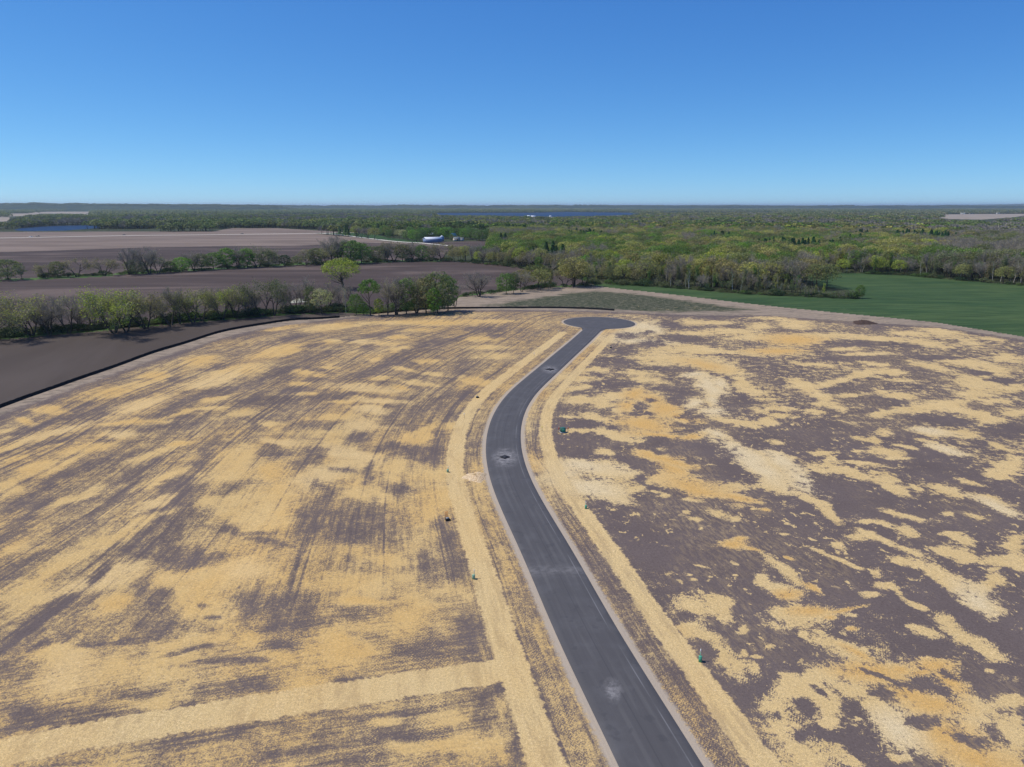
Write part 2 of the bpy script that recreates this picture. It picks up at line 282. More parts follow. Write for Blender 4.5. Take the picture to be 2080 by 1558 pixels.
E3 = T("""210,80,110,30,2,n 1150,150,170,18,5,n 1400,130,160,30,10,n 900,190,360,16,3,n 200,200,220,44,0,o 80,290,200,24,0,o 600,275,130,14,0,n 780,312,180,10,0,n 1640,220,64,20,5,n 1300,235,150,22,5,n 960,460,120,20,4,n 740,480,100,18,-8,n 540,540,130,22,-14,n 430,560,90,16,-10,n 350,400,140,13,5,n
860,395,110,13,8,n 1350,420,170,25,14,n 1650,390,260,30,8,n 1850,450,90,34,10,n 1700,560,190,60,8,n 1080,530,90,14,4,n 1480,720,130,36,-3,n 1250,755,180,32,-8,n 1000,800,160,26,-6,n 1620,790,190,26,12,n 1810,860,140,36,0,n 1640,640,110,26,0,n 1060,650,150,24,8,n 430,650,90,30,15,n 280,560,100,32,15,n
430,715,64,16,0,n 560,745,74,25,15,n 370,780,74,14,10,n 650,650,64,18,0,n 100,755,80,15,6,n 120,820,90,18,5,n 40,865,90,22,8,n 230,890,64,15,20,n 320,920,64,16,22,n 660,880,100,15,14,n 740,1000,84,16,10,n 860,1015,44,22,20,n 440,1120,90,24,0,n 520,1160,34,17,0,n 730,1100,44,10,0,n
960,1110,130,34,8,n 1040,1135,54,30,0,n 1120,1070,80,12,10,n 740,1200,150,15,8,n 590,1240,160,30,18,n 700,1290,130,26,18,n 960,1350,140,50,28,n 1060,1420,80,34,30,n 130,1200,190,50,28,p 300,1340,210,60,25,p 420,1250,120,30,20,n 1480,1430,140,46,14,n 1280,880,34,12,0,n 960,950,54,26,0,n
1950,1230,130,64,-18,n 1850,1280,90,30,10,n 1900,1075,80,18,18,n 1550,960,160,20,5,n 1300,940,160,22,6,p 1450,1100,160,30,14,p 1250,1020,90,10,10,n 1800,690,160,20,0,n 1980,790,80,24,0,n 1990,590,90,24,0,n 1200,1400,50,20,20,n 1000,830,120,14,10,n 60,1030,60,18,10,n 160,1150,90,18,15,n
1820,1500,200,30,14,n 350,1500,120,26,30,n 60,1380,120,40,20,n 1640,1360,120,18,14,n 60,20,200,14,0,n 500,160,160,14,2,n 1800,190,90,10,4,n 1950,350,120,20,0,n 1100,1160,70,10,0,n 800,60,1,1,0,n
800,60,140,24,2,d 700,230,200,18,0,d 800,350,300,16,0,d 1150,250,140,16,5,d 1400,350,120,14,0,d 640,590,130,22,-4,d 900,700,140,22,5,d 1150,840,120,34,5,d 300,960,200,60,10,d 600,900,140,34,10,d 1900,530,90,18,5,d 1480,860,160,22,5,d 1950,930,130,60,0,d 600,1420,260,70,20,d 1150,970,90,14,8,d 1700,470,70,14,0,d 1130,1010,60,30,0,d 820,780,60,10,0,d""")
E4 = T("""1620,360,150,42,-5,o 1240,500,84,36,0,o 1130,560,90,26,-8,n 900,620,190,46,-8,o 400,765,130,26,8,o 170,860,90,26,12,o 20,960,60,44,-10,n 1700,540,220,54,-14,p 1920,440,220,44,-10,n 1150,725,240,46,-17,p 500,940,260,22,-15,p 250,1005,150,20,-15,n 90,1070,150,20,-15,n 1090,862,230,20,-1,o
1000,965,140,36,0,p 700,1080,190,34,-10,n 330,1245,170,56,-15,n 560,1180,110,20,-20,n 1740,680,120,22,-8,n 1480,790,150,18,-14,n 1700,755,110,14,0,n 1480,1040,120,22,-8,o 1230,1135,130,32,-25,n 650,1460,230,34,-25,n 1420,1300,210,34,-20,n 1280,1500,220,30,-25,p 1930,1140,160,60,-25,n
1850,1280,210,70,-10,n 1970,790,110,30,-10,n 1750,1500,200,40,0,n 60,1400,120,50,-20,n 300,770,80,20,0,n 100,1180,120,20,-20,n
350,885,360,22,-15,d 750,780,260,24,-17,d 1900,600,170,32,-15,d 1480,710,270,40,-20,d 1450,900,190,30,-5,d 850,1190,300,34,-15,d 1050,1300,250,34,-25,d 1650,1150,210,50,-42,d 1430,1390,120,70,-25,d 250,1500,180,40,-30,d 550,1000,260,20,-15,d 150,960,200,15,-14,d 1750,430,150,20,-8,d 2000,700,120,20,-15,d
60,1120,120,14,-20,d 500,1350,250,30,-30,d 900,1500,200,30,-35,d 1250,1220,180,20,-30,d 1400,520,60,20,-10,d""")
E5 = T("""200,285,220,40,-12,n 640,90,250,30,-3,n 620,210,70,16,0,n 1150,182,84,16,0,o 860,212,110,22,0,p 1050,232,90,16,0,n 1190,272,76,16,0,n 1040,362,116,22,0,n 1000,512,90,20,-4,n 600,425,76,12,0,n 390,460,90,26,-8,n 880,590,270,34,5,p 1160,590,76,26,4,o 1300,552,120,18,5,n 400,640,100,18,0,n
520,490,60,14,0,n 340,560,90,16,0,n 1000,692,260,18,3,p 930,770,160,34,6,p 850,900,160,50,-6,p 230,1035,150,24,5,p 740,1130,250,54,12,p 540,1300,230,76,-18,p 150,1260,150,84,0,o 600,1030,90,30,0,n 1400,372,90,20,0,n 1820,540,160,30,8,n 1160,1230,70,90,0,n 1450,1280,150,54,0,n 1600,900,90,40,0,n
1350,960,120,40,-30,n 900,1470,200,80,0,n 1250,1000,90,50,0,n 1180,440,100,14,8,n 1250,120,150,14,0,n 1500,60,250,22,0,o 1900,50,160,16,0,n 1800,190,160,20,0,n 1500,180,90,12,0,n 1900,260,160,18,0,n 1950,330,120,20,0,n 1500,480,160,14,5,n 200,900,180,30,10,n 600,950,120,50,0,n 120,1450,180,80,0,n
1500,1450,160,90,0,n 700,820,120,30,0,n 1100,60,200,14,0,n 200,100,200,20,-8,o 700,700,90,14,0,n
150,480,160,22,-20,d 290,175,90,26,-5,d 550,330,230,22,-12,d 450,245,90,18,-10,d 950,165,160,18,-8,d 920,260,60,22,-10,d 1370,240,260,38,-28,d 1160,360,90,26,-10,d 950,440,260,30,-26,d 1600,200,160,20,-15,d 620,655,210,24,-4,d 150,700,220,30,-5,d 400,900,220,36,0,d 100,1110,130,60,0,d 430,1170,140,80,-30,d
1760,640,160,44,0,d 1200,1110,110,60,0,d 1090,830,110,46,-30,d 890,1290,60,90,0,d 610,1430,180,76,25,d 1050,1070,110,30,-20,d 1850,120,180,24,0,d 300,600,130,20,-5,d 480,440,80,14,0,d 1650,430,120,50,-30,d 1450,700,160,40,-30,d 830,1000,100,40,0,d 1400,1120,130,60,0,d 700,1260,110,24,5,d 1150,1420,90,60,0,d 1700,760,90,30,-30,d 750,200,50,12,0,d 1150,120,110,12,-6,d 1950,170,60,14,0,d""")
E6 = T("""400,1000,160,130,0,p 640,980,110,80,0,n 1180,480,210,120,0,n 1500,60,210,100,0,n 1450,400,150,60,0,p 600,450,260,56,-22,p 800,150,210,36,-27,n 500,300,250,26,-25,n 700,590,130,50,-10,o 1990,850,70,150,0,o 1720,1080,190,40,-10,n 1650,900,110,40,0,n 900,960,110,110,0,n 1250,640,150,70,0,n 80,260,90,30,-30,n 1100,820,200,30,-6,n
300,900,150,60,0,n 850,1180,80,30,0,n 950,1180,40,50,0,n 150,560,160,60,-30,n 1050,920,80,50,0,n 1450,800,60,50,0,n
1040,110,60,190,28,d 860,260,110,70,-30,d 1120,330,180,56,0,d 930,590,130,110,0,d 900,745,120,54,0,d 1660,610,260,84,-5,d 1700,725,260,36,-3,d 1450,1080,260,50,-10,d 1200,1215,360,22,-9,d 350,1275,340,54,-5,d 150,1355,280,22,-5,d 820,1135,110,30,-5,d 90,1230,110,54,0,d 160,110,190,54,-40,d 200,350,260,28,-27,d
60,440,110,36,-30,d 320,620,200,36,-22,d 1450,180,190,24,5,d 1560,240,150,18,8,d 1900,90,140,110,0,d 1330,1380,420,46,-8,d 1640,830,110,30,0,d 1100,880,200,16,-8,d 600,420,110,24,-45,d 650,820,200,18,-6,d 300,820,150,20,-20,d 1250,950,220,16,-6,d 120,760,160,26,-20,d 1800,1460,260,24,-8,d 400,1545,120,12,-5,d 1250,680,60,14,0,d 1200,610,40,18,0,d 1450,920,160,26,-8,d""")
E7 = T("""150,300,180,40,10,n 130,480,230,60,0,n 100,580,230,30,0,o 300,700,200,70,0,n 80,880,170,60,0,o 620,500,110,40,0,n 620,1240,110,70,0,n 580,60,80,110,0,n 250,1290,90,30,0,n 400,1440,400,34,-6,n 750,1400,200,60,0,n 500,600,100,50,30,n
600,390,140,110,0,d 620,170,70,100,0,d 150,140,190,150,0,d 800,780,100,130,-20,d 560,850,180,54,0,d 130,660,160,46,0,d 150,1050,160,28,-8,d 940,1100,120,44,0,d 850,1240,60,110,0,d 450,1200,300,26,-9,d 450,1360,280,40,-8,d 100,1500,200,40,-8,d 350,1100,60,14,0,d 1060,1400,60,150,-12,d""")
SRC = ([(1380, 1020, 2.896, E1), (1040, 640, 3.994, E2), (1560, 640, 3.994, E3), (0, 640, 3.994, E4), (520, 640, 3.994, E5), (0, 1020, 2.896, E6), (690, 1020, 2.896, E7)])

# ------------------------------------------------------------------ the ground: one fan-shaped sheet reaching the horizon, finer where it lies near
ys = np.concatenate([np.arange(3700, 1840, -20), np.arange(1840, 512, -1.55), np.arange(512, 424, -0.32), np.arange(424, 419.3, -0.3)])
xs = np.concatenate([np.arange(-1400, -420, 14), np.arange(-420, 2501, 2.6), np.arange(2505, 3500, 14)])
zc = depth(ys); Yg = (CP - (ys - CY) / F * SP) * zc
GX = (xs[None, :] - CX) / F * np.maximum(zc, 62)[:, None]; GY = np.repeat(Yg[:, None], len(xs), 1)
GZ = Hgt(GX, GY)
nr, nc = GX.shape
print('grid', nr, nc)
dens = np.full((nr, nc), 0.0); tone = np.zeros((nr, nc)); pale = np.zeros((nr, nc))
droad, sroad = dist_poly(GX.ravel(), GY.ravel(), ROAD[::2]); droad = droad.reshape(nr, nc); sroad = sroad.reshape(nr, nc)
left = droad > 0
rr = np.hypot(GX, GY)
# general cover: much on the left, scattered on the right, more again far off
lowf = fbm(GX / 14, GY / 24, 3)
base = np.where(left, 0.50 - .07 * sstep(110, 200, rr), 0.20 + 0.20 * sstep(110, 200, rr)) + (lowf - .5) * np.where(left, .35, .45)
base = base + (0.30) * np.exp(-(np.clip(-droad, 0, 99) / 9.0) ** 2) * (~left)
dens[:] = base
wx = (fbm(GX / 6, GY / 6, 3) - .5) * 5.0; wy = (fbm(GX / 6 + 40, GY / 6 + 7, 3) - .5) * 5.0
for ox, oy, s, es in SRC:
    for (cx, cy, rx, ry, an, k) in es:
        px, py, rx, ry = ox + cx / s, oy + cy / s, rx / s * 1.0, ry / s * 1.0
        if px > 1050 and k == 'd': rx *= 1.1; ry *= 1.1
        a = R(an)
        c = P(px, py); A = P(px + rx * math.cos(a), py + rx * math.sin(a)) - c; B = P(px - ry * math.sin(a), py + ry * math.cos(a)) - c
        M = np.linalg.inv(np.stack([A, B], 1)); ext = 1.9 * (abs(A) + abs(B)) + 2.5
        zr = np.where((Yg > c[1] - ext[1]) & (Yg < c[1] + ext[1]))[0]
        if len(zr) == 0: continue
        r0, r1 = zr[0], zr[-1] + 1
        zz = zc[(r0 + r1) // 2]; c0 = np.searchsorted(xs, CX + F * (c[0] - ext[0]) / zc[r1-1] - 40 if c[0] - ext[0] > 0 else CX + F * (c[0] - ext[0]) / zc[r0] - 10)
        c1 = np.searchsorted(xs, CX + F * (c[0] + ext[0]) / zc[r0] + 40 if c[0] + ext[0] > 0 else CX + F * (c[0] + ext[0]) / zc[r1-1] + 10)
        c0, c1 = max(0, c0), min(nc, c1)
        if c1 <= c0: continue
        sl_ = (slice(r0, r1), slice(c0, c1))
        wf = min(1.0, max(np.hypot(*A), np.hypot(*B)) / 6.0)
        dx = GX[sl_] - c[0] + wx[sl_] * wf; dy = GY[sl_] - c[1] + wy[sl_] * wf
        u = M[0, 0] * dx + M[0, 1] * dy; v = M[1, 0] * dx + M[1, 1] * dy
        q = np.sqrt(u * u + v * v)
        lf = px < 1000
        f = 1 - sstep(.3, 1.7, q) if lf else np.clip((1.78 - q) / 1.5, 0, 1)
        if k == 'd': dens[sl_] = dens[sl_] * (1 - .75 * f) + .75 * f * (0.12 if lf else .04)
        else:
            dens[sl_] = dens[sl_] * (1 - f) + f * np.maximum(dens[sl_], 0.82 if not lf else .84)
            if k == 'o': tone[sl_] = np.maximum(tone[sl_], f)
            else: tone[sl_] *= 1 - .3 * f
            if k == 'p': pale[sl_] = np.maximum(pale[sl_], f)
# the flow of the seed drill and tyre tracks: across-track and along-track coordinates in metres
df, _ = dist_poly(GX.ravel(), GY.ravel(), FENCE1[::3]); df = np.abs(df.reshape(nr, nc))
dcr, scr = dist_poly(GX.ravel(), GY.ravel(), CROSS[::2]); dcr = dcr.reshape(nr, nc); scr = scr.reshape(nr, nc)
ad = np.abs(droad)
tt = np.where(left, np.where(ad < 14, ad, 14 + (ad - 14) / (ad - 14 + df + 1e-3) * 95), -ad)
ww = left * (1 - sstep(9, 26, np.abs(dcr))) * sstep(11, 15, ad)
dstraw = ~inpoly(GX, GY, STRAWEDGE)
edge_n = np.abs(dist_poly(GX.ravel(), GY.ravel(), STRAWEDGE[:-5])[0].reshape(nr, nc))
edge_n = np.where(dstraw, -edge_n, edge_n)
dens = np.where(dstraw, dens * .25 - .05, dens - .35 * (1 - sstep(0, 8, edge_n)) * (rr > 120))
dweed = np.abs(dist_poly(GX.ravel(), GY.ravel(), np.vstack([WEED, WEED[:1]]))[0].reshape(nr, nc)) * np.where(inpoly(GX, GY, WEED), 1, -1)
dcul = np.hypot(GX - CUL[0], GY - CUL[1]) - CULR

def classify(x, y):
    rg = np.zeros(x.shape, np.int8)
    for i, nm in enumerate(RNAMES[1:], 1):
        for p in RPOLY[nm]: rg[inpoly(x, y, p)] = i
    return rg
RNAMES = ['ground', 'far_field', 'lake', 'far_plough', 'wheat', 'grass', 'green', 'near_plough', 'site', 'pale_plough']
RPOLY = {'far_field': FARP, 'lake': [POLY['lake'], POLY['big_lake']], 'far_plough': [POLY['mid_plough'], POLY['far_plough'], PP([(849,492.5),(1000,489),(992,498),(975,501),(905,500),(860,495.5)])], 'wheat': [POLY['wheat']],
         'green': [POLY['green']], 'near_plough': [POLY['near_plough']], 'grass': [], 'site': [POLY['site']], 'pale_plough': [POLY['pale_plough']]}
fx = (GX[:-1, :-1] + GX[1:, 1:] + GX[:-1, 1:] + GX[1:, :-1]) / 4; fy = (GY[:-1, :-1] + GY[1:, 1:] + GY[:-1, 1:] + GY[1:, :-1]) / 4
reg = classify(fx, fy)
vg = inpoly(fx, fy, POLY['verge']) | inpoly(fx, fy, POLY['verge2'])
reg[vg & (reg != 8) & (fbm(fx / 9, fy / 9, 2) > .36)] = 5

# --- materials of the ground
def mat_site():
    k = NT('straw_and_soil', .95, .08)
    pos = k.pos(); D = k.attr('dens'); tn = k.attr('tone'); pl = k.attr('pale'); t = k.attr('tt'); s = k.attr('ss'); wc = k.attr('wc')
    t2 = k.attr('t2'); s2 = k.attr('s2'); dr = k.attr('dr'); lf = k.attr('lf'); wd = k.attr('weed'); st_ = k.attr('strip'); dc = k.attr('dcul')
    fine_a = k.noise(k.vec(k.m('MULTIPLY', t, 2.4), k.m('MULTIPLY', s, .10)), 1, 6, .62)
    coar_a = k.noise(k.vec(k.m('MULTIPLY', t, .55), k.m('MULTIPLY', s, .035)), 1, 4, .55)
    fine_b = k.noise(k.vec(k.m('MULTIPLY', t2, 2.6), k.m('MULTIPLY', s2, .12)), 1, 6, .62)
    mixf = k.n('ShaderNodeMix', data_type='FLOAT'); k.put(mixf.inputs[0], wc); k.put(mixf.inputs[2], fine_a); k.put(mixf.inputs[3], fine_b); fine = mixf.outputs[0]
    iso = k.noise(pos, .36, 8, .62, .5); iso2 = k.noise(pos, 1.5, 6, .68, .3); spk = k.noise(pos, 7.0, 4, .7)
    # tyre lugs
    def lug(tc, sc, w=.55, p=.42):
        fr = k.m('ABSOLUTE', k.m('SUBTRACT', k.m('FRACT', k.m('DIVIDE', tc, w)), .5))
        return k.m('SINE', k.m('MULTIPLY', k.m('ADD', k.m('DIVIDE', k.m('MULTIPLY_ADD', iso2, .9, sc), p), k.m('MULTIPLY', fr, 2.0)), 6.2832))
    lg = k.n('ShaderNodeMix', data_type='FLOAT'); k.put(lg.inputs[0], wc); k.put(lg.inputs[2], lug(t, s)); k.put(lg.inputs[3], lug(t2, s2))
    lgm = k.m('MULTIPLY', k.ss(.48, .62, k.noise(k.vec(k.m('MULTIPLY', t, .5), k.m('MULTIPLY', s, .03), 3.3), 1, 2)), k.ss(75, 25, k.m('ABSOLUTE', dr)))
    lugs = k.m('MULTIPLY', k.m('MULTIPLY', lg.outputs[0], lgm), .15)
    # weights: streaky on the left and by the road, blotchy on the right
    near = k.ss(14, 8, k.m('ABSOLUTE', dr))
    lw = k.m('MAXIMUM', lf, near)
    cn = lambda v: k.m('MULTIPLY', k.m('SUBTRACT', v, .5), 2.0)
    h = k.m('SUBTRACT', D, .5)
    h = k.m('MULTIPLY_ADD', cn(fine), k.m('MULTIPLY_ADD', lw, .34, .12), h)
    h = k.m('MULTIPLY_ADD', cn(coar_a), k.m('MULTIPLY_ADD', lw, .22, .10), h)
    h = k.m('MULTIPLY_ADD', cn(iso), k.m('MULTIPLY_ADD', lw, -.22, .62), h)
    h = k.m('MULTIPLY_ADD', cn(iso2), k.m('MULTIPLY_ADD', lw, -.08, .55), h)
    h = k.m('MULTIPLY_ADD', cn(k.noise(k.scale(pos, (4.5, 3.2, 3)), 1, 5, .7, .3)), k.m('MULTIPLY_ADD', lw, .10, .34), h)
    h = k.m('MULTIPLY_ADD', cn(spk), k.m('MULTIPLY_ADD', lw, .40, .30), h)
    h = k.m('ADD', h, lugs)
    trk = k.ss(.60, .66, k.noise(k.vec(k.m('MULTIPLY', t, 1.15), k.m('MULTIPLY', s, .006), 5.5), 1, 2, .4))
    trk2 = k.m('SUBTRACT', 1.0, k.ss(.0, .10, k.m('ABSOLUTE', k.m('SUBTRACT', k.m('FRACT', k.m('DIVIDE', k.m('ADD', t, k.m('MULTIPLY', k.noise(k.vec(0.0, s, 2.2), .03, 2), 5.0)), 3.1)), .5))))
    trk = k.m('MAXIMUM', trk, k.m('MULTIPLY', trk2, k.ss(.50, .60, k.noise(k.scale(pos, (.02, .012, 1)), 1, 3, .5))))
    h = k.m('MULTIPLY_ADD', k.m('MULTIPLY', trk, k.m('SUBTRACT', 1.0, wc)), k.m('MULTIPLY_ADD', lw, -.16, -.06), h)
    soft = k.m('MULTIPLY_ADD', k.ss(-.34, .30, h), .80, k.m('MULTIPLY', k.ss(-.06, .10, h), .20)); crisp = k.ss(-.10, .11, h)
    dustm = k.m('MULTIPLY', k.m('MULTIPLY', k.ss(.46, .66, k.noise(k.scale(pos, (.045, .03, 1)), 1, 3, .6)), k.ss(.46, .60, k.noise(k.vec(k.m('MULTIPLY', t, 1.7), k.m('MULTIPLY', s, .45), 9.1), 1, 6, .78))), k.m('MULTIPLY_ADD', lw, -.10, .30))
    flk = k.m('MULTIPLY', k.ss(.595, .62, k.noise(k.scale(pos, (.62, .48, 1)), 1, 9, .68, .4)), k.ss(.44, .54, k.noise(pos, .05, 2)))
    dustm = k.m('MAXIMUM', dustm, k.m('MULTIPLY', flk, k.m('SUBTRACT', 1.0, lw)))
    crisp = k.m('MAXIMUM', crisp, dustm)
    cov = k.n('ShaderNodeMix', data_type='FLOAT'); k.put(cov.inputs[0], lw); k.put(cov.inputs[2], crisp); k.put(cov.inputs[3], soft); cov = cov.outputs[0]
    # matted strips of straw beside the road and across the left field
    stn = k.m('MULTIPLY_ADD', k.m('SUBTRACT', iso2, .5), .9, k.m('MULTIPLY_ADD', k.m('SUBTRACT', iso, .5), .7, st_)); stc = k.m('MULTIPLY', k.ss(.0, .20, stn), k.m('MULTIPLY_ADD', k.ss(.62, .48, k.noise(k.vec(k.m('MULTIPLY', t, .9), k.m('MULTIPLY', s, .12), 4.4), 1, 5, .7)), .22, .78))
    cov = k.m('MAXIMUM', cov, stc)
    thin = k.ss(.36, .62, k.noise(pos, 3.2, 5, .7))
    cov = k.m('MULTIPLY', cov, k.m('MULTIPLY_ADD', thin, .22, .78))
    soil = k.mix(k.noise(pos, .09, 5, .6), (.108, .083, .076), (.165, .130, .120))
    soil = k.mix(k.m('MULTIPLY', k.ss(.5, .75, k.noise(pos, 5.0, 4, .7)), .5), soil, (.235, .195, .175))
    soil = k.mix(k.m('MULTIPLY', k.ss(.42, .2, fine), .35), soil, (.075, .058, .055))
    straw = k.mix(k.noise(pos, .16, 5, .6), (.63, .435, .17), (.86, .645, .315))
    straw = k.mix(k.m('MAXIMUM', k.m('MULTIPLY', tn, .85), k.m('MULTIPLY', k.m('MULTIPLY', k.ss(.38, .62, k.noise(k.scale(pos, (.05, .035, 1)), 1, 4, .6)), lw), .70)), straw, k.mix(iso2, (.60, .325, .070), (.82, .50, .15)))
    straw = k.mix(k.m('MULTIPLY', pl, k.m('MULTIPLY_ADD', lw, -.3, .75)), straw, (.82, .68, .42))
    straw = k.mix(k.m('MULTIPLY', stc, .7), straw, k.mix(k.noise(k.vec(k.m('MULTIPLY', t, 1.6), k.m('MULTIPLY', s, .05)), 1, 3), (.70, .51, .225), (.82, .62, .315)))
    fl = k.noise(pos, 11.0, 3, .75)
    straw = k.mix(k.m('MULTIPLY', k.ss(.55, .40, fl), .6), straw, (.30, .20, .09))
    straw = k.mix(k.m('MULTIPLY', k.ss(.60, .72, fl), .5), straw, (.86, .74, .50))
    straw = k.mix(k.m('MULTIPLY', k.m('MULTIPLY', lf, k.m('SUBTRACT', 1.0, stc)), .50), straw, k.mix(iso, (.56, .35, .115), (.72, .50, .20)))
    md = k.noise(pos, 3.4, 5, .75)
    straw = k.mix(k.m('MULTIPLY', k.ss(.50, .38, md), .34), straw, (.34, .245, .115)); straw = k.mix(k.m('MULTIPLY', k.ss(.56, .66, md), .32), straw, (.92, .76, .48))
    soil = k.mix(k.m('MULTIPLY', k.ss(.50, .40, md), .35), soil, (.070, .054, .050)); soil = k.mix(k.m('MULTIPLY', k.m('MULTIPLY', lf, k.ss(-.45, -.05, h)), .45), soil, (.235, .175, .115))
    c = k.mix(cov, soil, straw)
    # weeds and bare pale clay outside the straw
    out = k.ss(1.5, -2.0, k.m('MULTIPLY_ADD', k.m('SUBTRACT', iso, .5), 10, k.attr('edge')))
    clay = k.mix(k.noise(k.scale(pos, (.12, .5, 1)), 1, 6, .65), (.24, .188, .140), (.375, .300, .222))
    weedc = k.mix(k.ss(.47, .66, k.noise(k.scale(pos, (.35, .8, 1)), 1, 7, .8)), (.040, .052, .028), (.27, .23, .165))
    wm = k.ss(-4.0, 5.0, k.m('MULTIPLY_ADD', k.m('SUBTRACT', k.noise(k.scale(pos, (.10, .22, 1)), 1, 8, .75), .5), 34, wd))
    oc = k.mix(k.m('MULTIPLY', k.ss(.48, .60, k.noise(k.scale(pos, (.12, .45, 1)), 1, 9, .8)), .75), clay, (.125, .105, .080)); oc = k.mix(wm, oc, weedc)
    c = k.mix(k.m('MULTIPLY', out, k.m('MULTIPLY_ADD', cov, -.5, 1.0)), c, oc)
    # gravel shoulder along the pavement
    edge = k.m('MINIMUM', k.m('SUBTRACT', k.m('ABSOLUTE', dr), RW), dc)
    sh = k.ss(.35, -.25, k.m('ADD', k.m('SUBTRACT', edge, 1.0), k.m('MULTIPLY', k.m('SUBTRACT', iso2, .5), 1.5)))
    gravel = k.mix(k.noise(pos, 9.0, 4, .7), (.32, .26, .20), (.52, .44, .34))
    c = k.mix(k.m('MULTIPLY', sh, .92), c, gravel)
    k.col(c)
    k.bump(k.m('ADD', k.m('MULTIPLY', fl, .5), k.m('MULTIPLY_ADD', iso2, .8, k.m('MULTIPLY', fine, .8))), .55, .12)
    return k.mat
def mat_plough(nm, c0, c1, ang=0.0, c2=None):
    k = NT(nm, .98, .05); pos = k.pos(); x, y, z = k.xyz(pos); ca, sa = math.cos(ang), math.sin(ang)
    u = k.m('ADD', k.m('MULTIPLY', x, ca), k.m('MULTIPLY', y, sa)); v = k.m('ADD', k.m('MULTIPLY', x, -sa), k.m('MULTIPLY', y, ca))
    big = k.noise(k.vec(k.m('MULTIPLY', u, .006), k.m('MULTIPLY', v, .022)), 1, 5, .6, .6)
    row = k.noise(k.vec(k.m('MULTIPLY', u, .02), k.m('MULTIPLY', v, .45)), 1, 4, .7)
    f = k.m('ADD', k.m('MULTIPLY', k.ss(.36, .66, big), .75), k.m('MULTIPLY', row, .35), clamp=True)
    c = k.mix(f, c0, c1)
    if c2: c = k.mix(k.m('MULTIPLY', k.ss(.52, .68, big), .85), c, c2)
    k.col(c); k.bump(k.noise(pos, 1.5, 5, .7), .6, .15); return k.mat
def mat_grass(nm, c0, c1, c2, sx=.02, sy=.07):
    k = NT(nm, .9, .1); pos = k.pos()
    b = k.noise(k.scale(pos, (sx, sy, 1)), 1, 5, .62, .4); f = k.noise(pos, 1.1, 5, .75); r = k.noise(k.scale(pos, (.05, .6, 1)), 1, 3)
    c = k.mix(k.ss(.3, .7, b), c0, c1); c = k.mix(k.m('MULTIPLY', k.ss(.45, .75, f), .35), c, c2)
    c = k.mix(k.m('MULTIPLY', k.ss(.42, .62, r), .55), c, [v * .55 for v in c0]); c = k.mix(k.m('MULTIPLY', k.ss(.60, .70, k.noise(k.scale(pos, (.02, .12, 1)), 1, 5, .7)), .5), c, [v * 1.25 for v in c2]); k.col(c); k.bump(f, .5, .2); return k.mat
def mat_floor():
    k = NT('woodland_floor', .95, .05); pos = k.pos()
    a = k.noise(k.scale(pos, (.0016, .0010, 1)), 1, 5, .6); b = k.noise(pos, .05, 5, .7)
    c = k.mix(k.ss(.35, .65, b), (.030, .040, .020), (.070, .078, .042))
    c = k.mix(k.m('MULTIPLY', k.ss(.60, .64, a), .8), c, (.17, .145, .11)); k.col(c); return k.mat
def mat_water():
    k = NT('lake_water', .5, .04); k.col(k.mix(k.noise(k.scale(k.pos(), (.004, .02, 1)), 1, 4), (.008, .022, .060), (.016, .040, .098))); k.bump(k.noise(k.pos(), .12, 4, .7), .35, .4); return k.mat
GM = {'ground': mat_floor(), 'far_field': mat_plough('far_field_soil', (.22, .18, .14), (.36, .31, .25)), 'lake': mat_water(),
      'far_plough': mat_plough('ploughed_soil', (.060, .046, .042), (.104, .079, .070), .06, (.155, .118, .100)),
      'wheat': mat_grass('young_crop', (.030, .070, .018), (.045, .095, .026), (.06, .11, .035)),
      'grass': mat_grass('verge_grass', (.06, .13, .025), (.11, .17, .05), (.20, .20, .10), .1, .2),
      'green': mat_grass('green_crop', (.036, .078, .028), (.078, .122, .042), (.115, .145, .055), .009, .045),
      'near_plough': mat_plough('dark_ploughed_soil', (.072, .058, .049), (.102, .083, .071), -1.25),
      'site': mat_site(), 'pale_plough': mat_plough('pale_ploughed_soil', (.150, .115, .092), (.245, .19, .155), .03)}
ONAME = {'ground': 'ground', 'far_field': 'field', 'lake': 'lake', 'far_plough': 'ploughed_field', 'wheat': 'field', 'grass': 'grass_verge', 'green': 'field',
         'near_plough': 'ploughed_field', 'site': 'ground', 'pale_plough': 'ploughed_field'}
idx = (np.arange(nr - 1)[:, None] * nc + np.arange(nc - 1)[None, :])
quads = np.stack([idx, idx + 1, idx + nc + 1, idx + nc], -1)
allV = np.stack([GX, GY, GZ], -1).reshape(-1, 3)
strip = np.maximum(np.maximum(2.0 - np.abs(ad - 9.9) * 1.0 if False else -9, np.where(left, 2.0 - np.abs(ad - 10.2), 1.75 - np.abs(ad - 9.4))), -9.0)
strip = np.where((sroad > np.max(sroad) - 30) & (dcul < 14), np.minimum(strip, -1 + 0 * strip), strip)
strip = np.maximum(strip, np.where(left & (ad > 9), 2.35 - np.abs(dcr), -9))
strip = np.where(rr > 320, -9, strip) / 2.0
A = dict(dens=dens, tone=tone, pale=pale, tt=tt, ss=GY * 1.0, wc=ww, t2=dcr, s2=scr, dr=droad, lf=np.where(left, 1.0, 0.0), weed=dweed, strip=strip, dcul=dcul, edge=edge_n)
for i, nm in enumerate(RNAMES):
    q = quads[reg == i]
    if len(q) == 0: continue
    used = np.unique(q); remap = np.zeros(nr * nc, np.int64); remap[used] = np.arange(len(used))
    me = mesh(ONAME[nm], allV[used], remap[q], [GM[nm]], smooth=True)
    if nm == 'site':
        for a, v in A.items(): attr(me, a, v.ravel()[used])
    tag(obj(ONAME[nm], me), kind='structure')

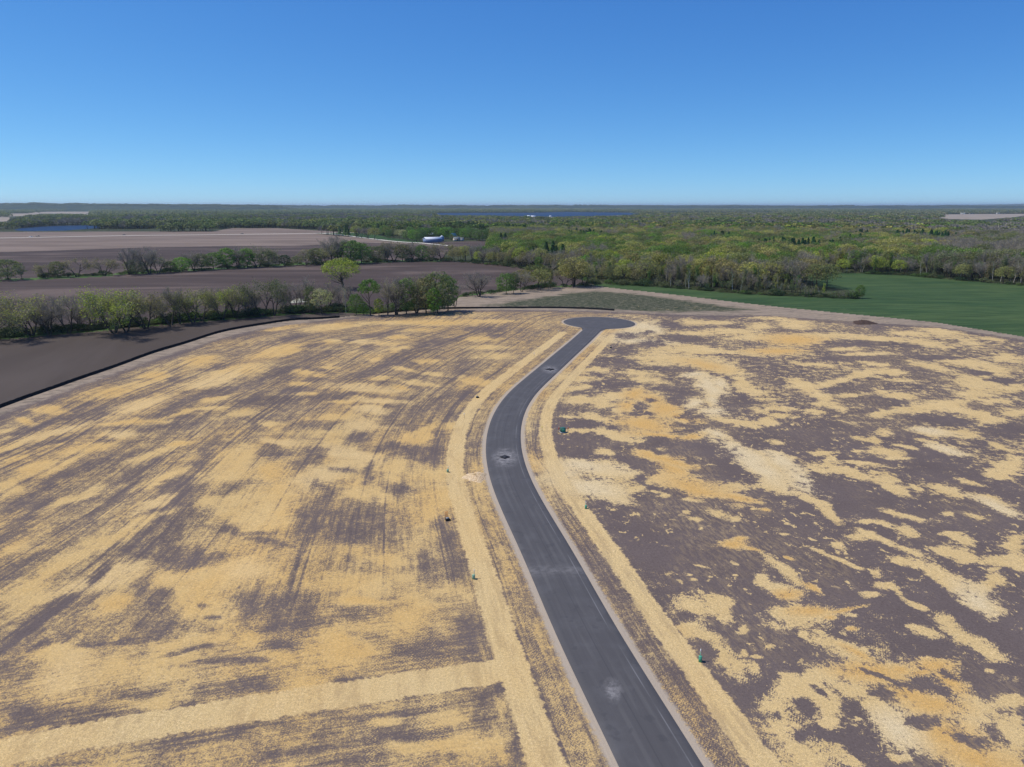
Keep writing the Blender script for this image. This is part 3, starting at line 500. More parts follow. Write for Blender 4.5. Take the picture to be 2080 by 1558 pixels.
# ------------------------------------------------------------------ pavement
def mat_asphalt():
    k = NT('asphalt', .80, .3); pos = k.pos(); t = k.attr('tt'); s = k.attr('ss')
    ln = k.noise(k.vec(k.m('MULTIPLY', t, 1.6), k.m('MULTIPLY', s, .03)), 1, 4, .6); b = k.noise(pos, .25, 5, .6); f = k.noise(pos, 14, 4, .7)
    c = k.mix(ln, (.064, .061, .062), (.090, .086, .088)); c = k.mix(k.m('MULTIPLY', k.ss(.45, .75, b), .4), c, (.12, .118, .122))
    c = k.mix(k.m('MULTIPLY', k.ss(.5, .8, f), .3), c, (.16, .16, .17))
    c = k.mix(k.m('MULTIPLY', k.ss(.09, .03, k.m('ABSOLUTE', k.m('ADD', t, k.m('MULTIPLY_ADD', k.noise(k.vec(0.0, s), .3, 2), .05, .02)))), .38), c, (.040, .040, .044))
    for o_ in (-1.9, -.8, .9, 2.0):
        c = k.mix(k.m('MULTIPLY', k.m('MULTIPLY', k.ss(.38, .12, k.m('ABSOLUTE', k.m('SUBTRACT', t, o_))), k.ss(.42, .62, k.noise(k.vec(k.m('MULTIPLY', t, .6), k.m('MULTIPLY', s, .05), o_), 1, 4, .7))), .25), c, (.15, .145, .14))
    c = k.mix(k.m('MULTIPLY', k.ss(.66, .74, k.noise(pos, 1.1, 6, .75)), .3), c, (.20, .19, .18))
    c = k.mix(k.m('MULTIPLY', k.ss(.60, .66, k.noise(pos, .45, 3, .6)), .35), c, (.050, .050, .054))
    # a worn line beside the right-hand edge, and pale mortar dust round the covers
    c = k.mix(k.m('MULTIPLY', k.m('MULTIPLY', k.ss(.10, .02, k.m('ABSOLUTE', k.m('ADD', t, 2.75))), k.ss(.35, .6, k.noise(k.vec(0.0, s), .12, 3))), .35), c, (.30, .30, .30))
    dn = k.m('MULTIPLY', k.attr('dust'), k.ss(.35, .68, k.noise(pos, .9, 6, .75)))
    c = k.mix(k.m('MULTIPLY', dn, .75), c, (.40, .38, .37)); k.col(c); k.bump(f, .25, .02); return k.mat
nA = 13; off = np.linspace(-RW, RW, nA); road = resample(ROAD, 420)
tan = np.gradient(road, axis=0); tan /= np.linalg.norm(tan, axis=1)[:, None]; nrm = np.stack([-tan[:, 1], tan[:, 0]], -1)
cum = np.concatenate([[0], np.cumsum(np.hypot(*np.diff(road, axis=0).T))])
keep = np.hypot(*(road - CUL).T) > CULR * .55; keep |= np.arange(len(road)) < 300
n1 = int(keep.sum()); road, nrm, cum = road[:n1], nrm[:n1], cum[:n1]
V, tts, sss = [], [], []
for j in range(n1):
    for o_ in [-RW - .25] + list(off) + [RW + .25]:
        p = road[j] + nrm[j] * o_; edge_ = abs(o_) > RW
        V.append((p[0], p[1], float(Hgt(*p)) + (-.05 if edge_ else .10 + .05 * (1 - (o_ / RW) ** 2)))); tts.append(o_); sss.append(cum[j])
m_ = nA + 2
Fq = np.array([(j*m_+i, j*m_+i+1, (j+1)*m_+i+1, (j+1)*m_+i) for j in range(n1 - 1) for i in range(m_ - 1)])[:, ::-1]
nV = len(V)
# turning circle as rings, joined into the same pavement
rings = [0.01, 3, 6, 9, 12, CULR - .8, CULR, CULR + .25]; ns = 72; ringF = []
Vc = []
for r_ in rings:
    for a in np.arange(ns) * 2 * math.pi / ns:
        p = CUL + r_ * np.array([math.cos(a), math.sin(a)])
        Vc.append((p[0], p[1], float(Hgt(*p)) + (-.05 if r_ > CULR else .155 if r_ < CULR - .5 else .11))); tts.append(r_ * .3); sss.append(a * 10)
ringF = np.array([(i*ns+j, i*ns+(j+1) % ns, (i+1)*ns+(j+1) % ns, (i+1)*ns+j) for i in range(len(rings)-1) for j in range(ns)])[:, ::-1] + nV
# fillets where the road opens into the circle
def fillet(side):
    ptsA = [];  kk = np.argmin(abs(np.hypot(*(road + side * nrm * RW - CUL).T) - (CULR + 7)))
    a0 = road[kk] + side * nrm[kk] * RW; d0 = road[min(kk+3, n1-1)] - road[kk]; d0 /= np.linalg.norm(d0)
    v = a0 - CUL; ang0 = math.atan2(v[1], v[0]); best = None
    ang = ang0 + side * (-.62)
    e = CUL + CULR * np.array([math.cos(ang), math.sin(ang)]); c = a0 + d0 * 7
    return [tuple(a0)] + [tuple((1-t)**2*a0 + 2*t*(1-t)*c + t*t*e) for t in np.linspace(.12, 1, 8)] + [tuple(CUL * .5 + e * .5), tuple(road[n1-1])]
V = V + Vc
allF = [tuple(f) for f in Fq] + [tuple(f) for f in ringF]
for side in (1, -1):
    pl = fillet(side); k0 = len(V); ctr = np.mean(pl, axis=0)
    for p in [ctr] + pl:
        V.append((p[0], p[1], float(Hgt(*p)) + .085)); tts.append(1.0); sss.append(p[1])
    for i in range(len(pl)):
        f = (k0, k0 + 1 + i, k0 + 1 + (i + 1) % len(pl)); allF.append(f if side < 0 else f[::-1])
V = np.array(V)
pads = [(P(1025.5, 930), 1.15), (P(1117, 751.5), 1.55)]
dust = np.zeros(len(V))
AS = mat_asphalt()
# finer sheet of dust needs finer vertices: use distance fields evaluated per vertex along a dense strip
for c_, s_ in pads + [(P(1245, 1405), .5)]:
    q = np.hypot((V[:, 0] - c_[0]) / 1.0, (V[:, 1] - c_[1]) / 2.2); dust = np.maximum(dust, (1 - sstep(.3, 3.6 if s_ > .6 else 1.1, q)) * (1 if s_ > .6 else .8))
dust = np.maximum(dust, .30 * np.exp(-((V[:, 1] - P(1150, 1160)[1]) / 1.5) ** 2))
me = mesh('road', V, allF, [AS], smooth=False); attr(me, 'tt', tts); attr(me, 'ss', sss); attr(me, 'dust', dust)
tag(obj('road', me), kind='structure')

# ------------------------------------------------------------------ inlet covers in the pavement
m_black = plain('black_rubber', (.018, .018, .022), .8, .2); m_iron = plain('cast_iron', (.05, .05, .055), .6, .4, .3)
for i, ((c_, s_), lb) in enumerate(zip(pads, ['black diamond-laid inlet mat with pale dust on the bend of the road', 'black diamond-laid inlet mat on the straight below the turning circle'])):
    z = float(Hgt(*c_)) + .150
    t = thing('inlet_mat', lb, 'inlet mat', (c_[0], c_[1], z), R(45 + 3 * i), 'black inlet mats in the road')
    m = MB(); sd = s_ * 1.41; m.box((0, 0, .02), (sd, sd, .04), 0, .96)
    for a_ in (-1, 1):
        m.box((a_ * sd * .47, 0, .05), (.08, sd * .9, .03)); m.box((0, a_ * sd * .47, .052), (sd * .86, .08, .03))
    m.build('mat', m_black, t)
    m = MB(); m.cyl((0, 0, .04), (0, 0, .07), .36, .34, 20); 
    for a_ in range(-2, 3): m.box((a_ * .11, 0, .075), (.03, .5, .012))
    m.build('cover', m_iron, t)

# ------------------------------------------------------------------ utility pedestals, transformer, stakes, markers
m_green = plain('pedestal_green', (.08, .34, .22), .5, .3); m_lgreen = plain('pale_green_plastic', (.22, .42, .30), .5, .3); m_white = plain('white_plastic', (.82, .82, .80), .5, .3, var=.04)
m_orange = plain('orange_plastic', (.75, .22, .04), .6, .2); m_red = plain('red_plastic', (.55, .06, .04), .6, .2); m_wood = plain('lath_wood', (.55, .42, .26), .8, .1); m_dgreen = plain('dark_green_steel', (.03, .12, .085), .5, .4)
m_blk = plain('black_plastic', (.02, .02, .022), .6, .3); m_yel = plain('yellow_plastic', (.68, .62, .06), .5, .2); m_grey = plain('grey_steel', (.32, .33, .34), .5, .4, .3)
def gz(c): return float(Hgt(c[0], c[1]))
def pedestal(px, py, label, h=1.0, cap=True, body=m_green):
    c = P(px, py); t = thing('utility_pedestal', label, 'utility pedestal', (c[0], c[1], gz(c)), random.uniform(-.4, .4), 'green utility pedestals beside the road')
    m = MB(); m.box((0, 0, h * .30), (.34, .30, h * .62), 0, .93); m.box((0, 0, h * .64), (.38, .34, .07), 0, .8); m.box((0, -.17, h * .34), (.20, .02, .30)); m.build('body', body, t)
    m = MB(); m.cyl((.02, .22, 0), (.02, .22, h * 1.05), .045, .045, 8); m.build('post', m_lgreen, t)
    if cap: m = MB(); m.cyl((.02, .22, h * 1.05), (.02, .22, h * 1.40), .06, .05, 8); m.cyl((.02, .22, h * 1.40), (.02, .22, h * 1.44), .05, .02, 8); m.build('cap', m_white, t)
    return t
pedestal(1422, 1344, 'bright green utility pedestal with white-capped post in front of the right straw strip', 1.05)
pedestal(962, 1176, 'pale green pedestal with white cap standing on the left straw strip', .95, body=m_lgreen)
pedestal(1190, 1033, 'small green pedestal with white tip at the edge of the right straw strip', .85)
pedestal(909.5, 959, 'weathered pale green pedestal left of the bend in the road', .85, body=m_lgreen)
def valve(px, py, label, flag):
    c = P(px, py); t = thing('utility_box', label, 'utility box', (c[0], c[1], gz(c)), .5, 'dark utility boxes beside the road')
    m = MB(); m.box((0, 0, .22), (.62, .55, .44), 0, .9); m.box((.35, -.18, .10), (.22, .22, .2)); m.build('body', m_blk, t)
    m = MB(); m.box((0, 0, .47), (.5, .44, .06), 0, .8); m.build('lid', m_grey, t)
    if flag:
        for a_ in range(3):
            m = MB(); m.cyl((-.25 + .22 * a_, .25, 0), (-.25 + .22 * a_, .27, 1.1), .018, .018, 6); 
            m.box((-.25 + .22 * a_, .29, 1.0), (.09, .02, 1.0)); m.build('marker', m_orange, t)
    else:
        m = MB(); m.cyl((.15, .2, 0), (.05, .25, 1.2), .04, .03, 6); m.build('post', m_blk, t)
    return t
valve(909, 1057, 'black utility box with three orange marker stakes behind it', True)
valve(969.5, 808, 'black utility box with dark post left of the road bend', False)
valve(1240.5, 707, 'black utility box right of the straight below the turning circle', False)
c = P(1143, 878); t = thing('transformer', 'green transformer box with red stake and black shaded side right of the bend', 'transformer', (c[0], c[1], gz(c)), .35)
m = MB(); m.box((0, 0, .08), (1.35, 1.3, .16)); m.build('pad', m_grey, t)
m = MB(); m.box((0, 0, .60), (1.05, 1.0, .88), 0, .97); m.box((0, -.02, 1.07), (1.12, 1.06, .06), 0, .9); m.build('cabinet', m_dgreen, t)
m = MB(); m.box((0, -.505, .58), (.9, .02, .7)); m.box((.3, -.53, .6), (.05, .03, .16)); m.build('door', m_green, t)
for a_, mm, nm in ((-.95, m_red, 'red'), (1.15, m_orange, 'orange')):
    q = c + np.array([a_, -.35]); s_ = thing('marker_stake', nm + ' marker stake beside the green transformer', 'stake', (q[0], q[1], gz(q)))
    m = MB(); m.box((0, 0, .45), (.12, .05, .9), 0, .9); m.build('shaft', m_wood, s_); m = MB(); m.box((0, 0, .95), (.14, .07, .5)); m.box((.12, 0, 1.05), (.26, .02, .22)); m.build('ribbon', mm, s_)
lab = ['yellow-banded stake left of the transformer', 'thin lath stake in the straw left of the upper straight', 'thin lath stake beside the left straw strip below the turning circle', 'dark marker post at the left rim of the turning circle', 'short dark marker post right of the turning circle', 'thin pale lath at the left straw strip above the bend',]
for (px, py, mm, hh), lb in zip([(1101, 876, m_yel, 1.2), (1085, 724, m_white, 1.2), (1134, 678, m_white, 1.4), (1150, 644.5, m_blk, 1.1), (1305, 652, m_blk, .8), (943, 849, m_white, 1.2)], lab):
    q = P(px, py); s_ = thing('marker_stake', lb, 'stake', (q[0], q[1], gz(q)), .3)
    m = MB(); m.box((0, 0, hh * .4), (.10, .05, hh * .8), 0, .9); m.build('shaft', m_wood if mm is not m_blk else m_blk, s_)
    m = MB(); m.box((0, 0, hh * .85), (.13, .08, hh * .35)); m.build('ribbon', mm, s_)

# ------------------------------------------------------------------ silt fences
def mat_silt():
    k = NT('silt_fabric', .9, .1); k.col(k.mix(k.noise(k.pos(), 2, 4), (.012, .012, .014), (.03, .029, .03))); return k.mat
MS = mat_silt()
def silt(line, label, h=.95, pw=.5):
    n = int(np.sum(np.hypot(*np.diff(line, axis=0).T)) / .9); L = resample(line, n); c0 = L[0]
    t = thing('silt_fence', label, 'silt fence', (c0[0], c0[1], gz(c0)), 0, 'black silt fences round the site')
    tg = np.gradient(L, axis=0); tg /= np.linalg.norm(tg, axis=1)[:, None]; nn = np.stack([-tg[:, 1], tg[:, 0]], -1)
    V = []; 
    for j in range(n):
        sag = .10 * abs(math.sin(j * .9 / 2.4 * math.pi)) ** .5; z = gz(L[j]) - gz(c0); w_ = .12 * math.sin(j * .7) 
        for o_, hh in ((.10 + pw, 0.0), (.08, .18), (.05 + w_ * .2, h * .6), (.03 + w_ * .3, h - .12 + sag), (-.03 + w_ * .3, h - .12 + sag), (-.04, h * .5), (-.08, .02)):
            p = L[j] + nn[j] * -o_; V.append((p[0] - c0[0], p[1] - c0[1], z + hh))
    k = 7; Fs = np.array([(j*k+i, j*k+i+1, (j+1)*k+i+1, (j+1)*k+i) for j in range(n-1) for i in range(k-1)])
    obj('fabric', mesh('fabric', V, Fs, [MS]), t)
    st = L[::max(3, n // 90)][:95]
    for q in st:
        m = MB(); m.box((q[0] - c0[0], q[1] - c0[1], gz(q) - gz(c0) + (h + .1) / 2), (.07, .07, h + .1)); m.build('stake', m_wood if False else m_blk, t)
silt(FENCE1, 'long black silt fence between the dark ploughed field and the strawed site', .90, .5)
silt(FENCE2, 'black silt fence below the weedy rise behind the turning circle', .90, .45)

# ------------------------------------------------------------------ heaps
def heap(name, label, cat, px, py, rx, ry, h, mat, seed=1, n=34):
    c = P(px, py); g = np.random.default_rng(seed); V = []; k = 9
    for i in range(k + 1):
        for j in range(n):
            a = j * 2 * math.pi / n; q = i / k
            w_ = 1 + .16 * math.sin(3 * a + seed) + .09 * math.sin(7 * a + 2 * seed)
            x, y = rx * q * w_ * math.cos(a), ry * q * w_ * math.sin(a)
            z = h * (1 - q * q) ** 1.2 * (.75 + .5 * g.random()) - (.1 if i == k else 0)
            V.append((x, y, z + gz(c + np.array([x, y])) - gz(c)))
    Fs = np.array([(i*n+j, i*n+(j+1) % n, (i+1)*n+(j+1) % n, (i+1)*n+j) for i in range(k) for j in range(n)])[:, ::-1]
    o = obj(name, mesh(name, V, Fs, [mat]), None, (c[0], c[1], gz(c))); tag(o, label, cat); return o
m_dirt = plain('dark_topsoil', (.075, .052, .043), .95, .05, var=.45, sc=1.5); _k = NT('loose_straw', .95, .05); _n = _k.noise(_k.pos(), 5.0, 6, .75); _k.col(_k.mix(_k.ss(.4, .62, _n), (.55, .36, .18), (.96, .78, .52))); _k.bump(_n, 1.0, .25); m_chip = _k.mat; m_lime = plain('pale_stone', (.45, .44, .33), .9, .1, var=.5, sc=.6)
heap('soil_heap', 'low dark brown topsoil heap near the green field edge', 'soil heap', 1754, 656, 4.8, 5.2, 1.1, m_dirt, 3)
heap('straw_heap', 'loose pale straw heap spilled against the left road edge', 'straw heap', 966, 969, 2.3, 2.7, .55, m_chip, 5)

# ------------------------------------------------------------------ leaves, bark
def mat_leaf(nm, dflt, tr=.35):
    k = NT(nm, .75, .15)
    a = k.n('ShaderNodeAttribute', attribute_type='INSTANCER', attribute_name='tint')
    rnd = k.n('ShaderNodeNewGeometry').outputs['Random Per Island']
    br = k.m('MULTIPLY_ADD', rnd, .9, .55)
    vm = k.n('ShaderNodeVectorMath', operation='SCALE'); k.t.links.new(a.outputs['Vector'], vm.inputs[0]); k.put(vm.inputs['Scale'], br)
    hs = k.mix(k.m('MULTIPLY', k.ss(.6, 1.0, rnd), .35), vm.outputs[0], k.scale(vm.outputs[0], (1.35, 1.15, .6)))
    k.put(k.b.inputs['Base Color'], hs)
    td = k.n('ShaderNodeBsdfTranslucent'); k.put(td.inputs[0], k.scale(hs, (1.1, 1.15, .6)))
    mx = k.n('ShaderNodeMixShader'); mx.inputs[0].default_value = tr; k.t.links.new(k.b.outputs[0], mx.inputs[1]); k.t.links.new(td.outputs[0], mx.inputs[2])
    k.t.links.new(mx.outputs[0], k.t.nodes['Material Output'].inputs[0]); return k.mat
M_LEAF = mat_leaf('leaves', (.05, .1, .02))
M_BARK = plain('bark', (.080, .067, .056), .95, .05, var=.4, sc=1.0); M_TWIG = plain('grey_twigs', (.29, .26, .22), .95, .05, var=.35, sc=.6); M_BIRCH = plain('birch_bark', (.55, .52, .47), .9, .1, var=.3, sc=2)
class TB:
    """tree builder: tubes and leaf faces"""
    def __init__(s, seed): s.g = np.random.default_rng(seed); s.tv = []; s.tf = []; s.cv = []; s.cf = []; s.cm = []; s.tips = []
    def tube(s, pts, rad, n, crown):
        Vs, Fs = (s.cv, s.cf) if crown else (s.tv, s.tf); k = len(Vs)
        pts = np.array(pts)
        for i, p in enumerate(pts):
            d = pts[min(i+1, len(pts)-1)] - pts[max(i-1, 0)]; d = d / (np.linalg.norm(d) + 1e-9)
            u = np.cross(d, (0.3, 1, .1)); u /= np.linalg.norm(u) + 1e-9; q = np.cross(d, u)
            for j in range(n):
                a = 2 * math.pi * j / n; Vs.append(p + rad[i] * (math.cos(a) * u + math.sin(a) * q))
        for i in range(len(pts) - 1):
            for j in range(n):
                Fs.append((k+i*n+j, k+i*n+(j+1) % n, k+(i+1)*n+(j+1) % n, k+(i+1)*n+j))
                if crown: s.cm.append(1)
    def grow(s, p, d, L, r, lvl, o):
        g = s.g; ns = 4 if lvl == 0 else 3; pts = [np.array(p, float)]; rad = [r]; d = np.array(d, float)
        for i in range(ns):
            d = d + g.normal(0, o['bend'], 3) + np.array([0, 0, o['up'] if lvl else .05]); d /= np.linalg.norm(d)
            pts.append(pts[-1] + d * L / ns); rad.append(r * (1 - .62 * (i + 1) / ns))
        s.tube(pts, rad, (6, 5, 3, 3, 3)[lvl], lvl >= 2)
        if lvl >= o['lv'] - 1:
            for q in pts[1:]: s.tips.append(q)
        if lvl >= o['lv']: return
        n = o['n'][lvl]
        for i in range(n):
            f = o['start'][lvl] + (1 - o['start'][lvl]) * (i + g.random()) / n; x = f * ns; k = min(int(x), ns - 1); q = pts[k] + (pts[k+1] - pts[k]) * (x - k)
            dd = pts[k+1] - pts[k]; dd /= np.linalg.norm(dd); a = g.random() * 6.283 + i * 2.4
            u = np.cross(dd, (.2, .3, 1) if abs(dd[2]) < .9 else (1, 0, 0)); u /= np.linalg.norm(u); v = np.cross(dd, u)
            sp = o['ang'] * (.7 + .6 * g.random()); nd = dd * math.cos(sp) + (u * math.cos(a) + v * math.sin(a)) * math.sin(sp)
            s.grow(q, nd, L * o['len'] * (.75 + .5 * g.random()) * (1.15 - .4 * f), max(.025 if lvl > 1 else .04, rad[k] * .60), lvl + 1, o)
    def leaves(s, n, size, spread, pts=None):
        g = s.g; tp = np.array(s.tips if pts is None else pts); c = tp[g.integers(0, len(tp), n)] + g.normal(0, spread, (n, 3))
        a = g.normal(size=(n, 3)); a /= np.linalg.norm(a, axis=1)[:, None]; b = np.cross(a, g.normal(size=(n, 3))); b /= np.linalg.norm(b, axis=1)[:, None]
        sz = size * (.6 + .8 * g.random((n, 1))); k = len(s.cv)
        Q = np.stack([c - a*sz*.5, c + b*sz*.38, c + a*sz*.5, c - b*sz*.38], 1).reshape(-1, 3)
        s.cv += list(Q); s.cf += [(k+4*i, k+4*i+1, k+4*i+2, k+4*i+3) for i in range(n)]; s.cm += [0] * n
    def meshes(s, name, bark):
        z = np.array(s.tv + s.cv)
        H = z[:, 2].max(); s.H = H
        tr = mesh('trunk', s.tv, s.tf, [bark], smooth=True) if s.tv else None
        cr = mesh('crown', s.cv, np.array(s.cf), [M_LEAF, M_TWIG], s.cm) if s.cv else None
        return tr, cr, H
def T_sparse(seed, stems=2, leaf=1500, lean=.25, wide=.7, H=14):
    b = TB(seed); g = b.g
    o = dict(bend=.13, up=.10, lv=4, n=(5, 5, 4, 3), start=(.35, .2, .2, .2), ang=wide, len=.62)
    for i in range(stems):
        a = i * 6.283 / stems + g.random(); b.grow((.3*math.cos(a), .3*math.sin(a), -.2), (lean*math.cos(a), lean*math.sin(a), 1), H * .62, .36 - .04 * stems, 0, o)
    b.leaves(leaf, .34, .55); return b.meshes('t', M_BARK)
def T_bare(seed, stems=1, H=14, leaf=150, wide=.6):
    b = TB(seed); g = b.g
    o = dict(bend=.11, up=.12, lv=4, n=(7, 6, 5, 3), start=(.25, .2, .15, .1), ang=wide, len=.58)
    for i in range(stems):
        a = i * 6.283 / stems + g.random(); l_ = .22 if stems > 1 else .03; b.grow((.3*math.cos(a), .3*math.sin(a), -.2), (l_*math.cos(a), l_*math.sin(a), 1), H * .66, .24, 0, o)
    b.leaves(leaf, .24, .3); return b.meshes('t', M_BARK)
def lumps(b, cx, R_, zb, zt, nl, nq, size, lr, flat=.75, low=1.45, jit=.42):
    g = b.g; 
    for i in range(nl):
        u = (i + .5) / nl; ph = i * 2.39996 + g.random() * .6; th = math.acos(1 - low * u)
        rr_ = R_ * (.72 + .25 * g.random()); zc_ = (zb + zt) / 2; hz = (zt - zb) / 2
        c = np.array([cx[0] + rr_ * math.sin(th) * math.cos(ph), cx[1] + rr_ * math.sin(th) * math.sin(ph), zc_ + hz * .78 * math.cos(th)])
        n = int(nq * (.7 + .6 * g.random())); d = g.normal(size=(n, 3)); d[:, 2] = np.abs(d[:, 2]) * .9 - .28; d /= np.linalg.norm(d, axis=1)[:, None]
        rl = lr * (.7 + .6 * g.random()); p = c + d * rl * (.72 + .34 * g.random((n, 1))) * np.array([1, 1, flat])
        nn = d + g.normal(0, jit, (n, 3)); nn /= np.linalg.norm(nn, axis=1)[:, None]
        a = np.cross(nn, g.normal(size=(n, 3))); a /= np.linalg.norm(a, axis=1)[:, None]; q = np.cross(nn, a)
        sz = size * (.6 + .8 * g.random((n, 1))); k = len(b.cv)
        Q = np.stack([p - a*sz*.5, p + q*sz*.42, p + a*sz*.5, p - q*sz*.42], 1).reshape(-1, 3)
        b.cv += list(Q); b.cf += [(k+4*j, k+4*j+1, k+4*j+2, k+4*j+3) for j in range(n)]; b.cm += [0] * n
def T_leafy(seed, R_=5.2, H=14, zb=.5, nl=34, nq=110, size=.42, bark=None, low=1.95):
    b = TB(seed); o = dict(bend=.10, up=.10, lv=2, n=(7, 4, 0), start=(.25, .3, .2), ang=.75, len=.55)
    b.grow((0, 0, -.2), (0.05, 0, 1), H * .75, .27, 0, o); b.tips = []
    lumps(b, (0, 0), R_, zb, H, nl, nq, size, R_ * .36, low=low); return b.meshes('t', bark or M_BARK)
def T_cotton(seed):
    b = TB(seed); o = dict(bend=.12, up=.08, lv=3, n=(6, 5, 4), start=(.28, .3, .2), ang=.8, len=.62)
    b.grow((0, 0, -.2), (.15, 0, 1), 9.5, .5, 0, o); b.grow((.3, 0, -.2), (-.25, .1, 1), 8.5, .4, 0, o)
    lumps(b, (-.6, 0), 6.6, 4.0, 15.5, 30, 85, .45, 2.0); b.leaves(900, .4, .6); return b.meshes('t', M_BARK)
def T_slim(seed, bark, leaf=500, H=13):
    b = TB(seed); o = dict(bend=.06, up=.25, lv=3, n=(13, 4, 3), start=(.22, .2, .2), ang=.6, len=.26)
    b.grow((0, 0, -.2), (b.g.normal(0, .06), b.g.normal(0, .06), 1), H * .95, .17, 0, o); b.leaves(leaf, .30, .35); return b.meshes('t', bark)
def T_thicket(seed, H=5, leaf=500):
    b = TB(seed); o = dict(bend=.12, up=.12, lv=2, n=(6, 4, 0), start=(.15, .2, .2), ang=.6, len=.5)
    for i in range(9):
        a = b.g.random() * 6.283; r_ = b.g.random() * 1.8; b.grow((r_*math.cos(a), r_*math.sin(a), -.1), (.3*math.cos(a), .3*math.sin(a), 1), H * .7, .06, 0, o)
    b.leaves(leaf, .3, .4); return b.meshes('t', M_BARK)
def T_bush(seed, R_=2.6, H=3.2, n=800):
    b = TB(seed)
    for i in range(4): b.tube([(0, 0, -.1), (.5*math.cos(i*1.6), .5*math.sin(i*1.6), H*.35), (1.1*math.cos(i*1.6+.3), 1.1*math.sin(i*1.6+.3), H*.7)], [.08, .05, .02], 4, False)
    lumps(b, (0, 0), R_, .0, H, 12, n // 12, .34, R_ * .42); return b.meshes('t', M_BARK)
PT = {'sparse': [T_sparse(11, 2, 2200), T_sparse(12, 3, 2600, .42, .62), T_sparse(13, 2, 1900, .35, .8), T_sparse(14, 4, 3600, .38, .62)],
      'lean': [T_sparse(21, 1, 1500, .9, .7, 12)],
      'bare': [T_bare(31, 1, 14, 500), T_bare(32, 2, 14, 500), T_bare(33, 3, 12, 800, .7)],
      'leafy': [T_leafy(41), T_leafy(42, 4.4, 15, .5, 32, 110), T_leafy(43, 6.0, 13, .3, 38, 105)],
      'high': [T_leafy(45, 4.2, 13, 6.0, 20, 110, low=1.5)],
      'oak': [T_leafy(51, 6.4, 14, 3.0, 30, 85, .46, low=1.7), T_leafy(52, 5.6, 15, 2.5, 26, 85, .46, low=1.7)],
      'cotton': [T_cotton(61)],
      'slim': [T_slim(71, M_BARK, 1500), T_slim(72, M_BARK, 2200, 12), T_slim(73, M_BARK, 900, 14)], 'birch': [T_slim(75, M_BIRCH, 800, 13), T_slim(76, M_BIRCH, 500, 14)],
      'bush': [T_bush(81), T_bush(82, 2.9, 2.8)], 'thicket': [T_thicket(85), T_thicket(86, 6, 900)]}
TINT = {'lime': (.29, .34, .070), 'yg': (.26, .265, .105), 'olive': (.225, .205, .115), 'green': (.105, .175, .050), 'bright': (.13, .24, .045), 'dark': (.045, .078, .034), 'grey': (.30, .275, .225), 'mid': (.135, .155, .080), 'pale': (.32, .32, .18), 'conifer': (.026, .070, .034)}
def tree(kind, px, py, hpx, tint, label, group=None, wid=1.0, var=None, lean=0.0, cat='tree', name=None, rz=None, at=None):
    vs = PT[kind]; i = random.randrange(len(vs)) if var is None else var; tr, cr, H = vs[i]
    c = np.array(at) if at is not None else P(px, py); zcam = c[1] * CP + CAMH * SP
    h = hpx * zcam / F / (CP * .99) if at is None else hpx
    sc = h / H
    t = thing(name or {'bush': 'shrub', 'thicket': 'thicket'}.get(kind, 'tree'), label, cat, (c[0], c[1], gz(c) - .05), random.random() * 6.28 if rz is None else rz, group, (sc * wid, sc * wid, sc))
    if lean: t.rotation_euler[1] = lean; t.rotation_euler[2] = 0
    if tr: obj('trunk', tr, t)
    o = obj('crown', cr, t); k = 1.1 + .35 * random.random(); k *= .95 if kind == 'sparse' else 1.0; o['tint'] = tuple(v * k for v in TINT[tint])
    return t

